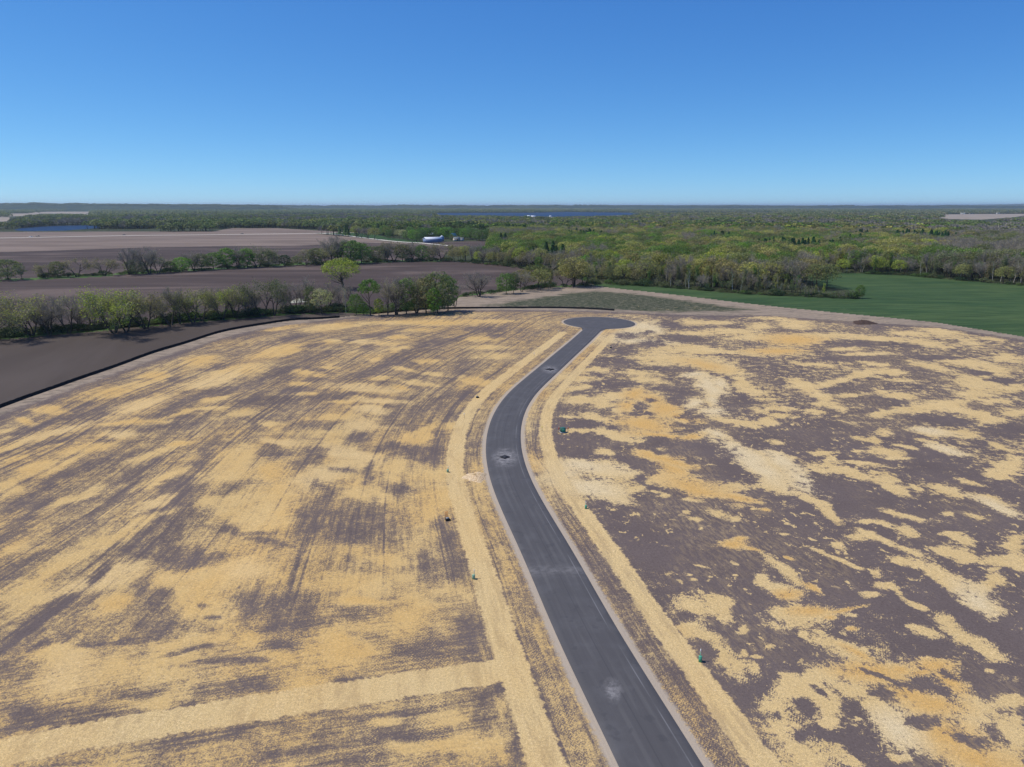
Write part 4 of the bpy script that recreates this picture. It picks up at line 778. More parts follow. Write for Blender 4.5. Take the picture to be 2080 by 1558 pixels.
# --- near hedgerow, tree by tree
G1 = 'trees of the near hedgerow'
for a in [('sparse', -8, 690, 82, 'olive', 'grey-green budding tree cut off by the left picture edge in the near hedgerow', 1.1, 1, 0),
 ('sparse', 66, 682, 86, 'yg', 'wide yellow-green willow leaning left at the left end of the near hedgerow', 1.25, 3, 0),
 ('bare', 100, 680, 66, 'olive', 'low twiggy grey tree right of the wide leaning willow', 1.2, 2, 0),
 ('bare', 141, 677, 78, 'grey', 'thin leafless tree forking in a V beside the leaning trunk', .8, 1, 0),
 ('lean', 207, 664, 58, 'yg', 'single dark trunk leaning far left across the brown field', 1.0, 0, -.55),
 ('sparse', 232, 676, 92, 'lime', 'largest many-stemmed yellow-green tree in the left part of the near hedgerow', 1.15, 3, 0),
 ('sparse', 258, 674, 84, 'yg', 'upright yellow-green tree grown together with the largest many-stemmed one', .9, 0, 0),
 ('sparse', 297, 668, 74, 'olive', 'airy grey-green tree right of the largest many-stemmed one', 1.1, 1, 0),
 ('sparse', 348, 661, 66, 'olive', 'V-shaped thinly leaved tree above a dark green shrub', 1.0, 2, 0),
 ('bare', 366, 658, 74, 'yg', 'tall twiggy tree rising behind the V-shaped one', .8, 1, 0),
 ('sparse', 392, 656, 72, 'yg', 'straight-limbed yellow-green tree left of the small lime one', .95, 0, 0),
 ('sparse', 412, 652, 55, 'lime', 'small lime-tinted tree leaning right in the near hedgerow', .95, 2, .12),
 ('sparse', 452, 649, 64, 'olive', 'tree with arching dark limbs and few leaves before the brown field', 1.0, 1, 0),
 ('sparse', 480, 646, 67, 'lime', 'lime-topped tree with two straight trunks in the near hedgerow', .85, 0, 0),
 ('bare', 503, 643, 52, 'grey', 'short grey leafless tree between the lime-topped and the tall paired trees', 1.0, 2, 0),
 ('sparse', 532, 642, 76, 'mid', 'left one of the two tall dull-green trees with dark trunks', .95, 0, 0),
 ('sparse', 557, 641, 74, 'mid', 'right one of the two tall dull-green trees with dark trunks', .75, 2, 0),
 ('bare', 584, 636, 50, 'olive', 'bare dark-trunked tree just left of the pale stone pile', .8, 0, 0),
 ('bare', 598, 634, 60, 'grey', 'slim bare tree standing in front of the pale stone pile', .7, 1, .05),
 ('bare', 619, 632, 72, 'grey', 'tall grey leafless tree behind the pale-leaved one', .75, 0, 0),
 ('leafy', 632, 637, 56, 'mid', 'dull green tree just right of the pale stone pile', .75, 1, 0),
 ('oak', 654, 638, 50, 'pale', 'pale yellow-leaved tree below the big lone lime tree', .95, 0, 0),
 ('bare', 691, 634, 56, 'grey', 'leafless dark trunk leaning left below the big lone lime tree', .7, 0, -.22),
 ('cotton', 697, 586.5, 60, 'lime', 'big lone bright lime tree with its shadow on the brown field', 1.36, 0, 0),
 ('birch', 703, 635, 48, 'grey', 'thin pale-stemmed sapling below the big lone lime tree', .9, 0, 0),
 ('leafy', 724, 640, 44, 'green', 'small bushy green tree between the pale sapling and the lollipop tree', .75, 2, 0),
 ('leafy', 739, 640, 30, 'bright', 'low bright green bushy tree left of the lollipop tree', .9, 0, 0),
 ('high', 753, 641, 70, 'green', 'lollipop-shaped green tree with a bare lower trunk', .8, 0, 0),
 ('leafy', 770, 640, 34, 'lime', 'low yellow-green bushy tree right of the lollipop tree', .9, 1, 0),
 ('bare', 787, 640, 76, 'yg', 'grey leafless tree with a lime-tinted side right of the lollipop tree', .9, 0, 0),
 ('bare', 805, 639, 72, 'grey', 'fan-shaped silver-grey leafless tree left of the big green clump', .85, 2, 0),
 ('leafy', 826, 638, 72, 'green', 'rounded green tree at the left end of the big green clump', .95, 1, 0),
 ('sparse', 846, 636, 80, 'mid', 'twiggy dull-green tree inside the big green clump', .8, 3, 0),
 ('leafy', 866, 637, 80, 'olive', 'tall olive-green tree in the middle of the big green clump', .95, 0, 0),
 ('leafy', 889, 636, 85, 'mid', 'tallest tree of the big green clump', .85, 2, 0),
 ('leafy', 882, 640, 55, 'bright', 'brightest green bushy tree at the front of the big green clump', .9, 1, 0),
 ('leafy', 910, 632, 72, 'green', 'shaded round tree at the right end of the big green clump', .9, 1, 0),
 ('bare', 924, 624, 48, 'grey', 'small twiggy tree against the right end of the big green clump', .8, 1, 0),
 ('bare', 974, 603, 50, 'grey', 'wide bare spreading tree standing alone left of the dense square clump', 1.1, 2, 0),
 ('leafy', 1028, 597, 43, 'green', 'dense square-topped green tree above the pale slope', .95, 2, 0),
 ('leafy', 1043, 596, 42, 'mid', 'green tree grown against the dense square-topped one', .9, 1, 0),
 ('bare', 1060, 593, 41, 'yg', 'grey-yellow twiggy tree between the square clump and the round golden one', 1.0, 1, 0),
 ('oak', 1098, 590, 43, 'yg', 'round golden-green tree with dark limbs above the pale slope', 1.0, 0, 0),
 ('slim', 1118, 586, 38, 'olive', 'slender tree at the right side of the round golden-green one', 1.2, 1, 0),
 ('sparse', 1148, 583, 38, 'olive', 'low airy tree left of the last dark trunks of the hedgerow', .9, 2, 0),
 ('sparse', 1166, 583, 58, 'olive', 'tallest open tree near the right end of the hedgerow by the green field', .8, 1, 0),
 ('sparse', 1188, 582, 48, 'yg', 'last yellow-green tree at the right end of the hedgerow', .8, 0, 0),
 ('slim', 1211, 578, 22, 'yg', 'tiny lone sapling at the left tip of the green field', .9, 0, 0)]:
    tree(a[0], a[1], a[2], a[3] * 1.03, a[4], a[5], G1, a[6] * (1.22 if a[0] in ('sparse', 'bare') else 1.0), a[7], a[8])
heap('stone_pile', 'pale stone pile glimpsed behind bare trees of the near hedgerow', 'stone pile', 606, 612, 4.0, 7.0, 1.2, m_lime, 8)
tree('bush', 1201, 582, 12, 'dark', 'round nearly black shrub at the right end of the near hedgerow', None, 1.3, 0, cat='shrub')

xb_ = [28, 84, 160, 190, 276, 318, 332, 380, 430, 466, 518, 572, 610, 668, 716, 800, 858]
yb_ = np.interp(xb_, [0, 200, 400, 560, 690, 757, 860], [681, 666, 648, 636, 630, 633, 622])
for x_, y_ in zip(xb_, yb_):
    tree('bare' if x_ % 3 else 'sparse', x_, float(y_), random.uniform(46, 62), random.choice(['olive', 'grey', 'grey']), 'thin twiggy tree filling the back of the near hedgerow', 'twiggy trees filling the back of the near hedgerow', .95)

# --- middle hedgerow
G2 = 'trees of the middle hedgerow'
l2 = [('leafy',18,569,44,'mid'),('bare',44,568,26,'olive'),('sparse',95,565,31,'olive'),('leafy',118,563,33,'mid'),('sparse',158,562,38,'olive'),('sparse',213,560,36,'olive'),('bare',262,558,54,'grey'),('leafy',276,557,32,'mid'),('bare',304,556,56,'grey'),
      ('sparse',322,555,38,'mid'),('leafy',346,554,26,'dark'),('leafy',371,552,31,'bright'),('bare',394,550,40,'olive'),('leafy',410,549,38,'mid'),('leafy',434,547,38,'green'),('leafy',463,546,43,'bright'),('bare',484,545,44,'grey'),('leafy',502,544,40,'bright'),
      ('sparse',524,543,46,'mid'),('leafy',545,542,34,'mid'),('bare',562,541,34,'grey'),('leafy',579,541,26,'dark'),('leafy',604,539,20,'mid'),('sparse',622,539,34,'olive'),('leafy',642,538,38,'mid'),('sparse',660,538,38,'yg'),('bare',678,537,56,'grey'),('bare',692,536,58,'grey'),
      ('leafy',712,536,50,'green'),('leafy',734,535,46,'green'),('bare',752,533,36,'grey'),('leafy',770,532,34,'mid'),('bare',786,532,38,'olive'),('sparse',800,531,44,'olive'),('leafy',818,531,38,'mid'),('bare',838,530,40,'grey'),('leafy',858,530,36,'green'),('bare',878,530,36,'grey'),('sparse',896,530,38,'olive')]
NM = {('leafy','mid'): 'dull green rounded tree', ('leafy','green'): 'green rounded tree', ('leafy','bright'): 'bright green dense tree', ('leafy','dark'): 'dark green low tree', ('bare','grey'): 'leafless grey tree', ('bare','olive'): 'twiggy brownish tree', ('sparse','olive'): 'thinly leaved olive tree', ('sparse','mid'): 'airy dull green tree', ('sparse','yg'): 'airy yellow-green tree'}
def where2(x):
    if x < 70: return 'at the far left end of the middle hedgerow'
    if x < 240: return 'standing apart in the gappy left part of the middle hedgerow'
    if x < 350: return 'left of the bright green stretch of the middle hedgerow'
    if x < 515: return 'in the bright green stretch of the middle hedgerow'
    if x < 595: return 'just left of the gap in the middle hedgerow'
    if x < 670: return 'just right of the gap in the middle hedgerow'
    if x < 745: return 'in the middle hedgerow above the lone lime tree'
    return 'in the even right stretch of the middle hedgerow'
for a in l2:
    tree(a[0], a[1], a[2], a[3], a[4], NM[(a[0], a[4])] + ' ' + where2(a[1]), G2 + ', ' + where2(a[1]) + ', ' + a[4] + a[0], 1.4 if a[0] != 'bare' else 1.1)

# --- front trees of the wood, one by one
def along(pts, n):
    g = P(np.array([p[0] for p in pts], float), np.array([p[1] for p in pts], float)); return resample(g, n)
EDGE = [('behind the right part of the brown field', [(905,531),(960,534.5),(1040,543),(1100,550),(1140,558),(1200,571),(1290,580)], 28, 'wood', ['oak','oak','bare','bare','leafy','slim']),
        ('on the wooded spur reaching into the green field', [(1300,580),(1400,588),(1500,596),(1560,599),(1625,602)], 24, 'spur', ['slim','birch','slim','thicket','bare','slim']),
        ('behind the far side of the green field', [(1640,557),(1720,555),(1850,560),(1950,570),(2100,583),(2200,592)], 30, 'wood', ['slim','birch','bare','slim','bare','oak'])]
WCNT = 0
for where, line, n, ty, kinds in EDGE:
    L = along(line, n * 2); tg = np.gradient(L, axis=0); tg /= np.linalg.norm(tg, axis=1)[:, None]; bk = np.stack([-tg[:, 1], tg[:, 0]], -1)
    for row in range(3):
        for j in range(row % 2, len(L), 2):
            c = L[j] + bk[j] * (2 + row * 7.5 + random.random() * 4) + tg[j] * random.uniform(-2, 2)
            k = random.choice(kinds); tt_ = {'oak': ['yg','olive','lime','mid'], 'bare': ['grey','grey','olive'], 'leafy': ['mid','green','bright'], 'slim': ['mid','olive','yg','green'], 'birch': ['mid','olive'], 'thicket': ['mid','green']}[k]
            ti = random.choice(tt_); h = random.uniform(13, 19) if ty == 'wood' else random.uniform(11, 16.5) * (1 if j < len(L) * .8 else .75)
            if row == 0: h *= .78
            if k == 'thicket': h *= .55
            lb = {'oak': 'rounded budding oak', 'bare': 'leafless grey tree', 'leafy': 'leafy green tree', 'slim': 'slender young tree', 'birch': 'pale-barked slender tree', 'thicket': 'low leafy thicket'}[k]
            cl = {'yg': 'yellow-green', 'olive': 'olive', 'lime': 'lime-green', 'mid': 'dull green', 'green': 'green', 'bright': 'bright green', 'grey': 'greyish'}[ti]
            tree(k, 0, 0, h, ti, (cl + ' ' if k != 'bare' else ('brownish ' if ti == 'olive' else '')) + lb + ' ' + where, 'front trees ' + where + ', ' + cl + ' ' + k, 1.05, at=c, cat='thicket' if k == 'thicket' else 'tree'); WCNT += 1
for (px, py, h, k, ti, lb, ln) in [(1655,604,26,'slim','yg','yellow-green young tree before the tip of the wooded spur',0),(1672,605,30,'slim','lime','lime young tree beside the white broken birch',0),(1667,598,16,'birch','grey','white broken birch stem leaning left near the spur tip',-.5),
        (1690,606,18,'thicket','green','green thicket left of the spur tip',0),(1708,607,19,'thicket','mid','dull green thicket in the middle of the spur tip',0),(1727,607,20,'thicket','green','green thicket right beside the spur tip tree',0),
        (1737,606,20,'birch','grey','white birch stem leaning right at the spur tip',.5),(1746,606,31,'leafy','green','dark round tree that ends the wooded spur',0),(1640,603,26,'thicket','mid','wide twiggy thicket before the last slender trees of the spur',0)]:
    tree(k, px, py, h, ti, lb, None, .9, 0, ln, cat='thicket' if k == 'thicket' else 'tree')

# ------------------------------------------------------------------ woodland and undergrowth too many to count
def joined(name, tb):
    tr, cr, H = tb
    vs = []; fs = []; mi = []; 
    for me, off in ((tr, 0), (cr, 1)):
        if me is None: continue
        v = np.zeros(len(me.vertices) * 3, np.float32); me.vertices.foreach_get('co', v); k = sum(len(x) for x in vs); vs.append(v.reshape(-1, 3))
        f = np.zeros(len(me.loops), np.int32); me.loops.foreach_get('vertex_index', f); fs.append(f.reshape(-1, 4) + k)
        m_i = np.zeros(len(me.polygons), np.int32); me.polygons.foreach_get('material_index', m_i); mi.append(np.where(m_i == 0, 0, 1) if off else np.full(len(m_i), 2))
    me = mesh(name, np.vstack(vs) / H, np.vstack(fs), [M_LEAF, M_TWIG, tr.materials[0] if tr else M_BARK], np.concatenate(mi))
    o = bpy.data.objects.new(name, me); return o
def far_lump(seed, R_=.42, nl=12, nq=30, size=.13):
    b = TB(seed); lumps(b, (0, 0), R_, .15, 1.0, nl, nq, size, R_ * .42, .7, jit=.28); b.tube([(0, 0, 0), (0, 0, .45)], [.03, .02], 4, False); return b.meshes('t', M_BARK)
def far_bare(seed):
    b = TB(seed); g = b.g; b.tube([(0, 0, 0), (0, 0, .5)], [.022, .014], 4, False)
    n = 230; th = np.arccos(1 - .95 * g.random(n)); ph = g.random(n) * 6.283
    d = np.stack([np.sin(th) * np.cos(ph), np.sin(th) * np.sin(ph), np.cos(th) * 1.25], -1); a = np.array([0, 0, .35]) + d * (.08 + .25 * g.random((n, 1))); e = np.array([0, 0, .38]) + d * (.42 + .1 * g.random((n, 1)))
    s_ = np.cross(e - a, g.normal(size=(n, 3))); s_ /= np.linalg.norm(s_, axis=1)[:, None]; s_ *= .007
    k = len(b.cv); b.cv += list(np.stack([a - s_, a + s_, e + s_ * 1.6, e - s_ * 1.6], 1).reshape(-1, 3)); b.cf += [(k+4*i, k+4*i+1, k+4*i+2, k+4*i+3) for i in range(n)]; b.cm += [1] * n
    lumps(b, (0, 0), .36, .35, .95, 8, 7, .06, .2, .7)
    return b.meshes('t', M_BARK)
def far_conifer(seed):
    b = TB(seed); g = b.g; b.tube([(0, 0, 0), (0, 0, .95)], [.02, .005], 4, False); n = 320; z = g.random(n) ** .8; ph = g.random(n) * 6.283; r_ = .24 * (1.02 - z)
    c = np.stack([r_ * np.cos(ph), r_ * np.sin(ph), .08 + z * .92], -1); out = np.stack([np.cos(ph), np.sin(ph), -.5 + 0 * ph], -1)
    a = out * .055; s_ = np.stack([-np.sin(ph), np.cos(ph), 0 * ph], -1) * .045; k = len(b.cv)
    b.cv += list(np.stack([c - a, c + s_, c + a, c - s_], 1).reshape(-1, 3)); b.cf += [(k+4*i, k+4*i+1, k+4*i+2, k+4*i+3) for i in range(n)]; b.cm += [0] * n
    return b.meshes('t', M_BARK)
def far_clump(seed):
    b = TB(seed)
    for i in range(3): lumps(b, (b.g.normal(0, .5), b.g.normal(0, .5)), .5, 0, .75 + .25 * b.g.random(), 6, 12, .22, .28, .7)
    b.tube([(0, 0, 0), (0, 0, .3)], [.03, .02], 3, False); return b.meshes('t', M_BARK)
KC = bpy.data.collections.new('woodland_kinds')
protos = [far_lump(101), far_lump(102, .46, 13, 24), far_lump(103, .36, 10, 26), far_bare(104), far_bare(105), far_conifer(106), far_clump(107), far_clump(108), PT['bush'][0], PT['bush'][1], PT['oak'][0], PT['oak'][1], PT['bare'][1], PT['bare'][0]]
for i, p in enumerate(protos): KC.objects.link(joined('kind_%02d' % i, p))
GNT = bpy.data.node_groups.new('scatter', 'GeometryNodeTree')
GNT.interface.new_socket('Geometry', in_out='INPUT', socket_type='NodeSocketGeometry'); GNT.interface.new_socket('Geometry', in_out='OUTPUT', socket_type='NodeSocketGeometry')
gn = GNT.nodes; gi = gn.new('NodeGroupInput'); go = gn.new('NodeGroupOutput'); ci = gn.new('GeometryNodeCollectionInfo'); ci.inputs['Collection'].default_value = KC
ci.inputs['Separate Children'].default_value = True; ci.inputs['Reset Children'].default_value = True
ip = gn.new('GeometryNodeInstanceOnPoints'); ip.inputs['Pick Instance'].default_value = True
def na(nm, ty):
    x = gn.new('GeometryNodeInputNamedAttribute'); x.data_type = ty; x.inputs['Name'].default_value = nm; return x.outputs[0]
GL = GNT.links.new
GL(gi.outputs[0], ip.inputs['Points']); GL(ci.outputs[0], ip.inputs['Instance']); GL(na('kind', 'INT'), ip.inputs['Instance Index']); GL(na('scl', 'FLOAT_VECTOR'), ip.inputs['Scale'])
rx_ = gn.new('ShaderNodeCombineXYZ'); GL(na('rot', 'FLOAT'), rx_.inputs[2]); e2r = gn.new('FunctionNodeEulerToRotation'); GL(rx_.outputs[0], e2r.inputs[0]); GL(e2r.outputs[0], ip.inputs['Rotation']); GL(ip.outputs[0], go.inputs[0])
def scatter(name, label, xyz, kind, scl, tint):
    n = len(xyz); me = bpy.data.meshes.new(name); me.vertices.add(n); me.vertices.foreach_set('co', np.asarray(xyz, np.float32).ravel())
    for nm, ty, a, f in (('kind', 'INT', kind, 'value'), ('rot', 'FLOAT', rng.random(n) * 6.283, 'value'), ('scl', 'FLOAT_VECTOR', scl, 'vector'), ('tint', 'FLOAT_VECTOR', tint, 'vector')):
        t = me.attributes.new(nm, ty, 'POINT'); t.data.foreach_set(f, np.asarray(a, np.int32 if ty == 'INT' else np.float32).ravel())
    o = obj(name, me); m = o.modifiers.new('scatter', 'NODES'); m.node_group = GNT; tag(o, label, kind='stuff'); print(name, n); return o
OPEN = [POLY[k] for k in ('site', 'near_plough', 'mid_plough', 'far_plough', 'pale_plough', 'wheat', 'green', 'lake', 'big_lake')] + FARP
YARD = PP([(848,494),(1000,489),(992,498),(960,503),(905,512),(850,500)])
FARMZ = PP([(785,479),(1000,477),(1002,493),(905,501),(848,496),(790,488)])
LANE = PP([(655,473.5),(720,481),(800,490),(860,494),(915,500)])
def cast(n, r0, r1, spacing_fn):
    th = rng.uniform(-R(44), R(44), n); r = np.sqrt(rng.uniform(r0 * r0, r1 * r1, n)); return np.stack([r * np.sin(th), r * np.cos(th)], -1)
def clear_of(xy, h):
    bad = np.zeros(len(xy), bool)
    for f in (0.0, .5, 1.0):                        # neither the foot nor the height of the tree may cover what the photograph shows open
        zc_ = xy[:, 1] * CP + (CAMH - h * f) * SP; py = CY + F * ((CAMH - h * f) * CP - xy[:, 1] * SP) / zc_; px = CX + F * xy[:, 0] / zc_
        g = P(px, np.maximum(py, 419.6))
        for p in (OPEN + [YARD, FARMZ] if f == 0 else [POLY['lake'], POLY['big_lake'], POLY['wheat'], YARD, FARMZ] + FARP): bad |= inpoly(g[:, 0], g[:, 1], p)
    return ~bad
TV = {k: np.array(v) for k, v in TINT.items()}
def palette(xy, green_bias=0.0):
    n = len(xy); a = fbm(xy[:, 0] / 160, xy[:, 1] / 220, 3); b = fbm(xy[:, 0] / 70 + 30, xy[:, 1] / 90 + 11, 3); u = rng.random(n)
    tint = np.empty((n, 3)); kd = np.zeros(n, int); px, py = PR(xy[:, 0], xy[:, 1], 0 * xy[:, 0])
    right = sstep(1750, 2000, px) * .12
    sel = a * .55 + b * .45 + (u - .5) * .34
    c = [(sel > .585 - right, 'grey'), (sel <= .585 - right, 'olive'), (sel <= .525 - right, 'yg'), (sel <= .46, 'mid'), (sel <= .37, 'green')]
    for m, k in c: tint[m] = TV[k]
    kd[:] = rng.integers(0, 3, n); g = sel > .585 - right; kd[g] = rng.integers(3, 5, int(g.sum()))
    sp = rng.random(n); m = (sp < .04) & ~g; tint[m] = TV['bright']; m = (sp > .975) & ~g; tint[m] = TV['lime']
    co = fbm(xy[:, 0] / 90 + 77, xy[:, 1] / 120 + 5, 3) > .70; kd[co] = 5; tint[co] = TV['conifer'] * 1.5
    wl = (1 - sstep(780, 1380, px + 260 * (a - .5) + 200 * (rng.random(n) - .5)))[:, None]; tint = tint * (1 - wl) + wl * (tint * .45 + TV['green'] * .35 + TV['mid'] * .10); tint *= rng.uniform(1.05, 1.70, (n, 1)) * np.array([1.05, 1.0, .80]); return kd, tint
# near wood: a tree every eight metres or so
xy = cast(60000, 420, 1500, None)
def thinned(xy, cell):
    k = np.floor(xy / cell).astype(np.int64); _, i = np.unique(k[:, 0] * 100003 + k[:, 1], return_index=True); return xy[i]
xy = thinned(xy, 10.0); h = rng.uniform(12.5, 21, len(xy)); ok = clear_of(xy, h)
for where, line, n, ty, kinds in EDGE:
    L = along(line, 40); d = np.abs(dist_poly(xy[:, 0], xy[:, 1], L)[0]); ok &= d > 22
pxx, pyy = PR(xy[:, 0], xy[:, 1], 0 * h); ok &= ~((pyy > 487) & (pxx < 890)) & (pyy < 602)
ok &= ~((pxx > 1290) & (pxx < 1760) & (pyy > 588))
xy, h = xy[ok], h[ok]; kd, ti = palette(xy)
nearby = np.hypot(*xy.T) < 1250; mm = nearby & (kd < 3); kd[mm] = rng.integers(10, 12, int(mm.sum())); mm = nearby & ((kd == 3) | (kd == 4)); kd[mm] = rng.integers(12, 14, int(mm.sum()))
ti[kd < 3] *= .80; wv = h[:, None] * np.stack([rng.uniform(.95, 1.35, len(h))] * 2 + [np.ones(len(h))], -1)
scatter('woodland', 'mixed spring woodland canopy behind the fields', np.column_stack([xy, Hgt(xy[:, 0], xy[:, 1])]), kd, wv, ti)
# far wood out to eight kilometres
xy = thinned(cast(60000, 1500, 3400, None), 13.0); h = rng.uniform(13, 19, len(xy)); ok = clear_of(xy, h); gap = fbm(xy[:, 0] / 420 + 3, xy[:, 1] / 380, 3); ok &= gap > .36
xy, h = xy[ok], h[ok]; kd, ti = palette(xy); ti = ti * .50 + .60 * TV['mid']; wv = h[:, None] * np.array([1.45, 1.45, 1]) * rng.uniform(.85, 1.15, (len(h), 1))
a1 = (np.column_stack([xy, 0 * h]), kd, wv, ti)
xy = thinned(cast(110000, 3400, 11500, None), 36.0); h = rng.uniform(13, 20, len(xy)); ok = clear_of(xy, h); gap = fbm(xy[:, 0] / 1300 + 13, xy[:, 1] / 900, 3); ok &= gap > .40
xy, h = xy[ok], h[ok]; kd, ti = palette(xy); ti = ti * .22 + .85 * TV['mid']; kd = rng.integers(6, 8, len(h)); wv = h[:, None] * np.array([1.9, 1.9, 1]) * rng.uniform(.8, 1.2, (len(h), 1))
b1 = (np.column_stack([xy, 0 * h]), kd, wv, ti)
scatter('far_woodland', 'hazy far woodland reaching to the horizon', *[np.concatenate([p, q]) for p, q in zip(a1, b1)])
# undergrowth along the hedgerows and the wood's edge
pts = []
for line, n, wd_, tcol in (([(-60,690),(0,686),(200,669.5),(400,650),(560,638),(690,632.5),(760,637),(860,628),(905,621)], 300, 2.8, 0), ([(930,604),(975,599),(1040,590.5),(1120,583),(1200,580)], 50, 2.5, 0), ([(-60,572),(60,567)], 14, 3, 0),
                     ([(85,565),(330,554),(480,545.5),(590,539.5)], 150, 3, 0), ([(603,538.5),(760,532.5),(905,530)], 130, 3, 0), ([(905,531),(960,534.5),(1040,543),(1140,558),(1205,572)], 70, 3, 1), ([(1200,577),(1300,580),(1400,588),(1500,596),(1640,603),(1745,607)], 130, 3, 1), ([(1640,557),(1720,555),(1850,560),(1950,570),(2200,592)], 90, 3, 1)):
    L = along(line, n * 4); i = rng.integers(0, len(L), n); p = L[i] + rng.normal(0, wd_ * .55, (n, 2)) + np.array([0, 1.5]); 
    for q in p: pts.append((q[0], q[1], rng.uniform(.9, 2.3) if rng.random() < .75 else rng.uniform(2.2, 4.2), tcol))
pts = np.array(pts); n = len(pts); ti = np.array([TV[('dark', 'mid', 'mid', 'green', 'dark')[i]] for i in rng.integers(0, 5, n)]) * rng.uniform(.7, 1.2, (n, 1))
scatter('undergrowth', 'dark green brambles and low shrubs under the hedgerows', np.column_stack([pts[:, :2], Hgt(pts[:, 0], pts[:, 1])]), rng.integers(8, 10, n), pts[:, 2:3] * np.array([1.25, 1.25, 1]), ti)

# ------------------------------------------------------------------ hills on the horizon
def mat_hill():
    k = NT('wooded_hills', .98, .02); pos = k.pos(); n = k.noise(k.scale(pos, (.004, .0015, .02)), 1, 5, .7)
    c = k.mix(k.ss(.35, .65, n), (.020, .034, .018), (.05, .065, .03)); c = k.mix(k.m('MULTIPLY', k.ss(.66, .70, n), .7), c, (.16, .14, .11)); k.col(c); return k.mat
MH = mat_hill()
CREST = []
def ridge(dist, prof, name='hills', amp=1.0, seed=0, dep=1500):
    px = np.arange(prof[0][0], prof[-1][0] + 1, 5.0); top = np.interp(px, [p[0] for p in prof], [p[1] for p in prof])
    x = (px - CX) / F * dist / CP; hgt = CAMH + (418.5 - top) * dist / F + (fbm(px / 26 + seed, px * 0 + seed, 4) - .5) * amp * dist / F * 2.2 + (rng.random(len(px)) - .5) * dist / F * .35
    hgt = np.maximum(hgt * np.clip((np.minimum(px - px[0], px[-1] - px) / 60), 0, 1), 0)
    V = []; rows = [(-dep, 0), (-dep * .6, .42), (-dep * .3, .8), (0, 1), (dep * .4, .8), (dep, 0)]
    for dy, k in rows:
        for i in range(len(px)): V.append((x[i] * (1 + dy / dist), dist + dy, hgt[i] * k - (2 if k == 0 else 0)))
    m = len(px); Fs = np.array([(r_*m+i, r_*m+i+1, (r_+1)*m+i+1, (r_+1)*m+i) for r_ in range(len(rows)-1) for i in range(m-1)])
    tag(obj(name, mesh(name, V, Fs, [MH], smooth=True)), kind='structure')
    CREST.append((x, hgt, dist))
ridge(8200, [(-500,415.5),(-100,414),(0,414.3),(60,413.9),(130,413.2),(175,414.3),(205,413.6),(240,415.2),(330,415.4),(420,416.4),(560,417.6),(640,418.5)], seed=1, amp=1.1)
ridge(11500, [(300,418),(420,417.3),(600,417.8),(800,417.6),(1000,417.4),(1100,417.2),(1300,418),(1500,418.6),(1700,418.2),(2000,418),(2500,417.5)], seed=5, amp=1.3)
ridge(21000, [(1150,418.5),(1240,416.6),(1300,416.4),(1345,417.6),(1380,416.4),(1470,416.2),(1560,417.2),(1700,417.6),(1800,417.5),(1860,416.4),(1960,415.8),(2040,413.8),(2080,414.6),(2200,414.8),(2500,416)], seed=9, amp=.5, dep=2500)

cx_, cz_, cy_ = [], [], []
for x, hh, dist in CREST[:2]:
    n = int(1500 * dist / 8200); u = rng.uniform(x[0], x[-1], n); dy = rng.uniform(-500, 250, n) * dist / 8200
    cx_.append(u * (1 + dy / dist)); cy_.append(dist + dy); cz_.append(np.interp(u, x, hh) * np.where(dy < 0, 1 + dy * (.2 / 450 / (dist / 8200)), 1 - dy * .2 / 600) - 4)
cx_, cy_, cz_ = map(np.concatenate, (cx_, cy_, cz_)); n = len(cx_); hs_ = rng.uniform(9, 17, n)
scatter('ridge_woodland', 'bluish far woodland along the skyline ridges', np.column_stack([cx_, cy_, cz_]), rng.integers(6, 8, n), hs_[:, None] * np.array([2.6, 2.6, 1]), TV['mid'] * rng.uniform(.6, 1.2, (n, 1)))

# ------------------------------------------------------------------ gravel lane, farm, vehicles, far houses
m_gravel = plain('lane_gravel', (.62, .58, .50), .95, .05, var=.15, sc=.5)
def lane(line, wd_, nm='road', z=.12):
    L = catmull(PP(line), 6); L = resample(L, 120); tg = np.gradient(L, axis=0); tg /= np.linalg.norm(tg, axis=1)[:, None]; nn = np.stack([-tg[:, 1], tg[:, 0]], -1)
    V = []; 
    for j in range(len(L)):
        for o_, zz in ((-wd_/2 - .6, -.1), (-wd_/2, z), (0, z + .06), (wd_/2, z), (wd_/2 + .6, -.1)):
            p = L[j] + nn[j] * o_; V.append((p[0], p[1], gz(p) + zz))
    Fs = np.array([(j*5+i, j*5+i+1, (j+1)*5+i+1, (j+1)*5+i) for j in range(len(L)-1) for i in range(4)])[:, ::-1]
    tag(obj(nm, mesh(nm, V, Fs, [m_gravel])), kind='structure')
lane([(-420,485.5),(-200,484.6),(0,483.4),(250,478.6),(420,476.8),(500,475.8),(600,474.6),(655,473.6),(720,472.6),(800,473.5)], 9.0)
lane([(652,473.9),(690,476.6),(720,480.6),(800,490),(860,494),(915,499.6)], 6.0, z=.16)
m_metal = plain('white_metal_cladding', (.84, .86, .88), .6, .3, 0, .06, 1); m_wall = plain('blue_shaded_cladding', (.17, .23, .36), .6, .3, 0, .1, 1); m_tile = plain('grey_roof', (.25, .27, .26), .8, .2); m_brick = plain('red_siding', (.16, .055, .045), .8, .1, 0, .2, 1)
m_cream = plain('cream_siding', (.62, .55, .46), .8, .1, 0, .1, 1); m_dark = plain('dark_opening', (.03, .03, .035), .5, .3); m_gr = plain('green_metal_roof', (.22, .38, .34), .5, .3)
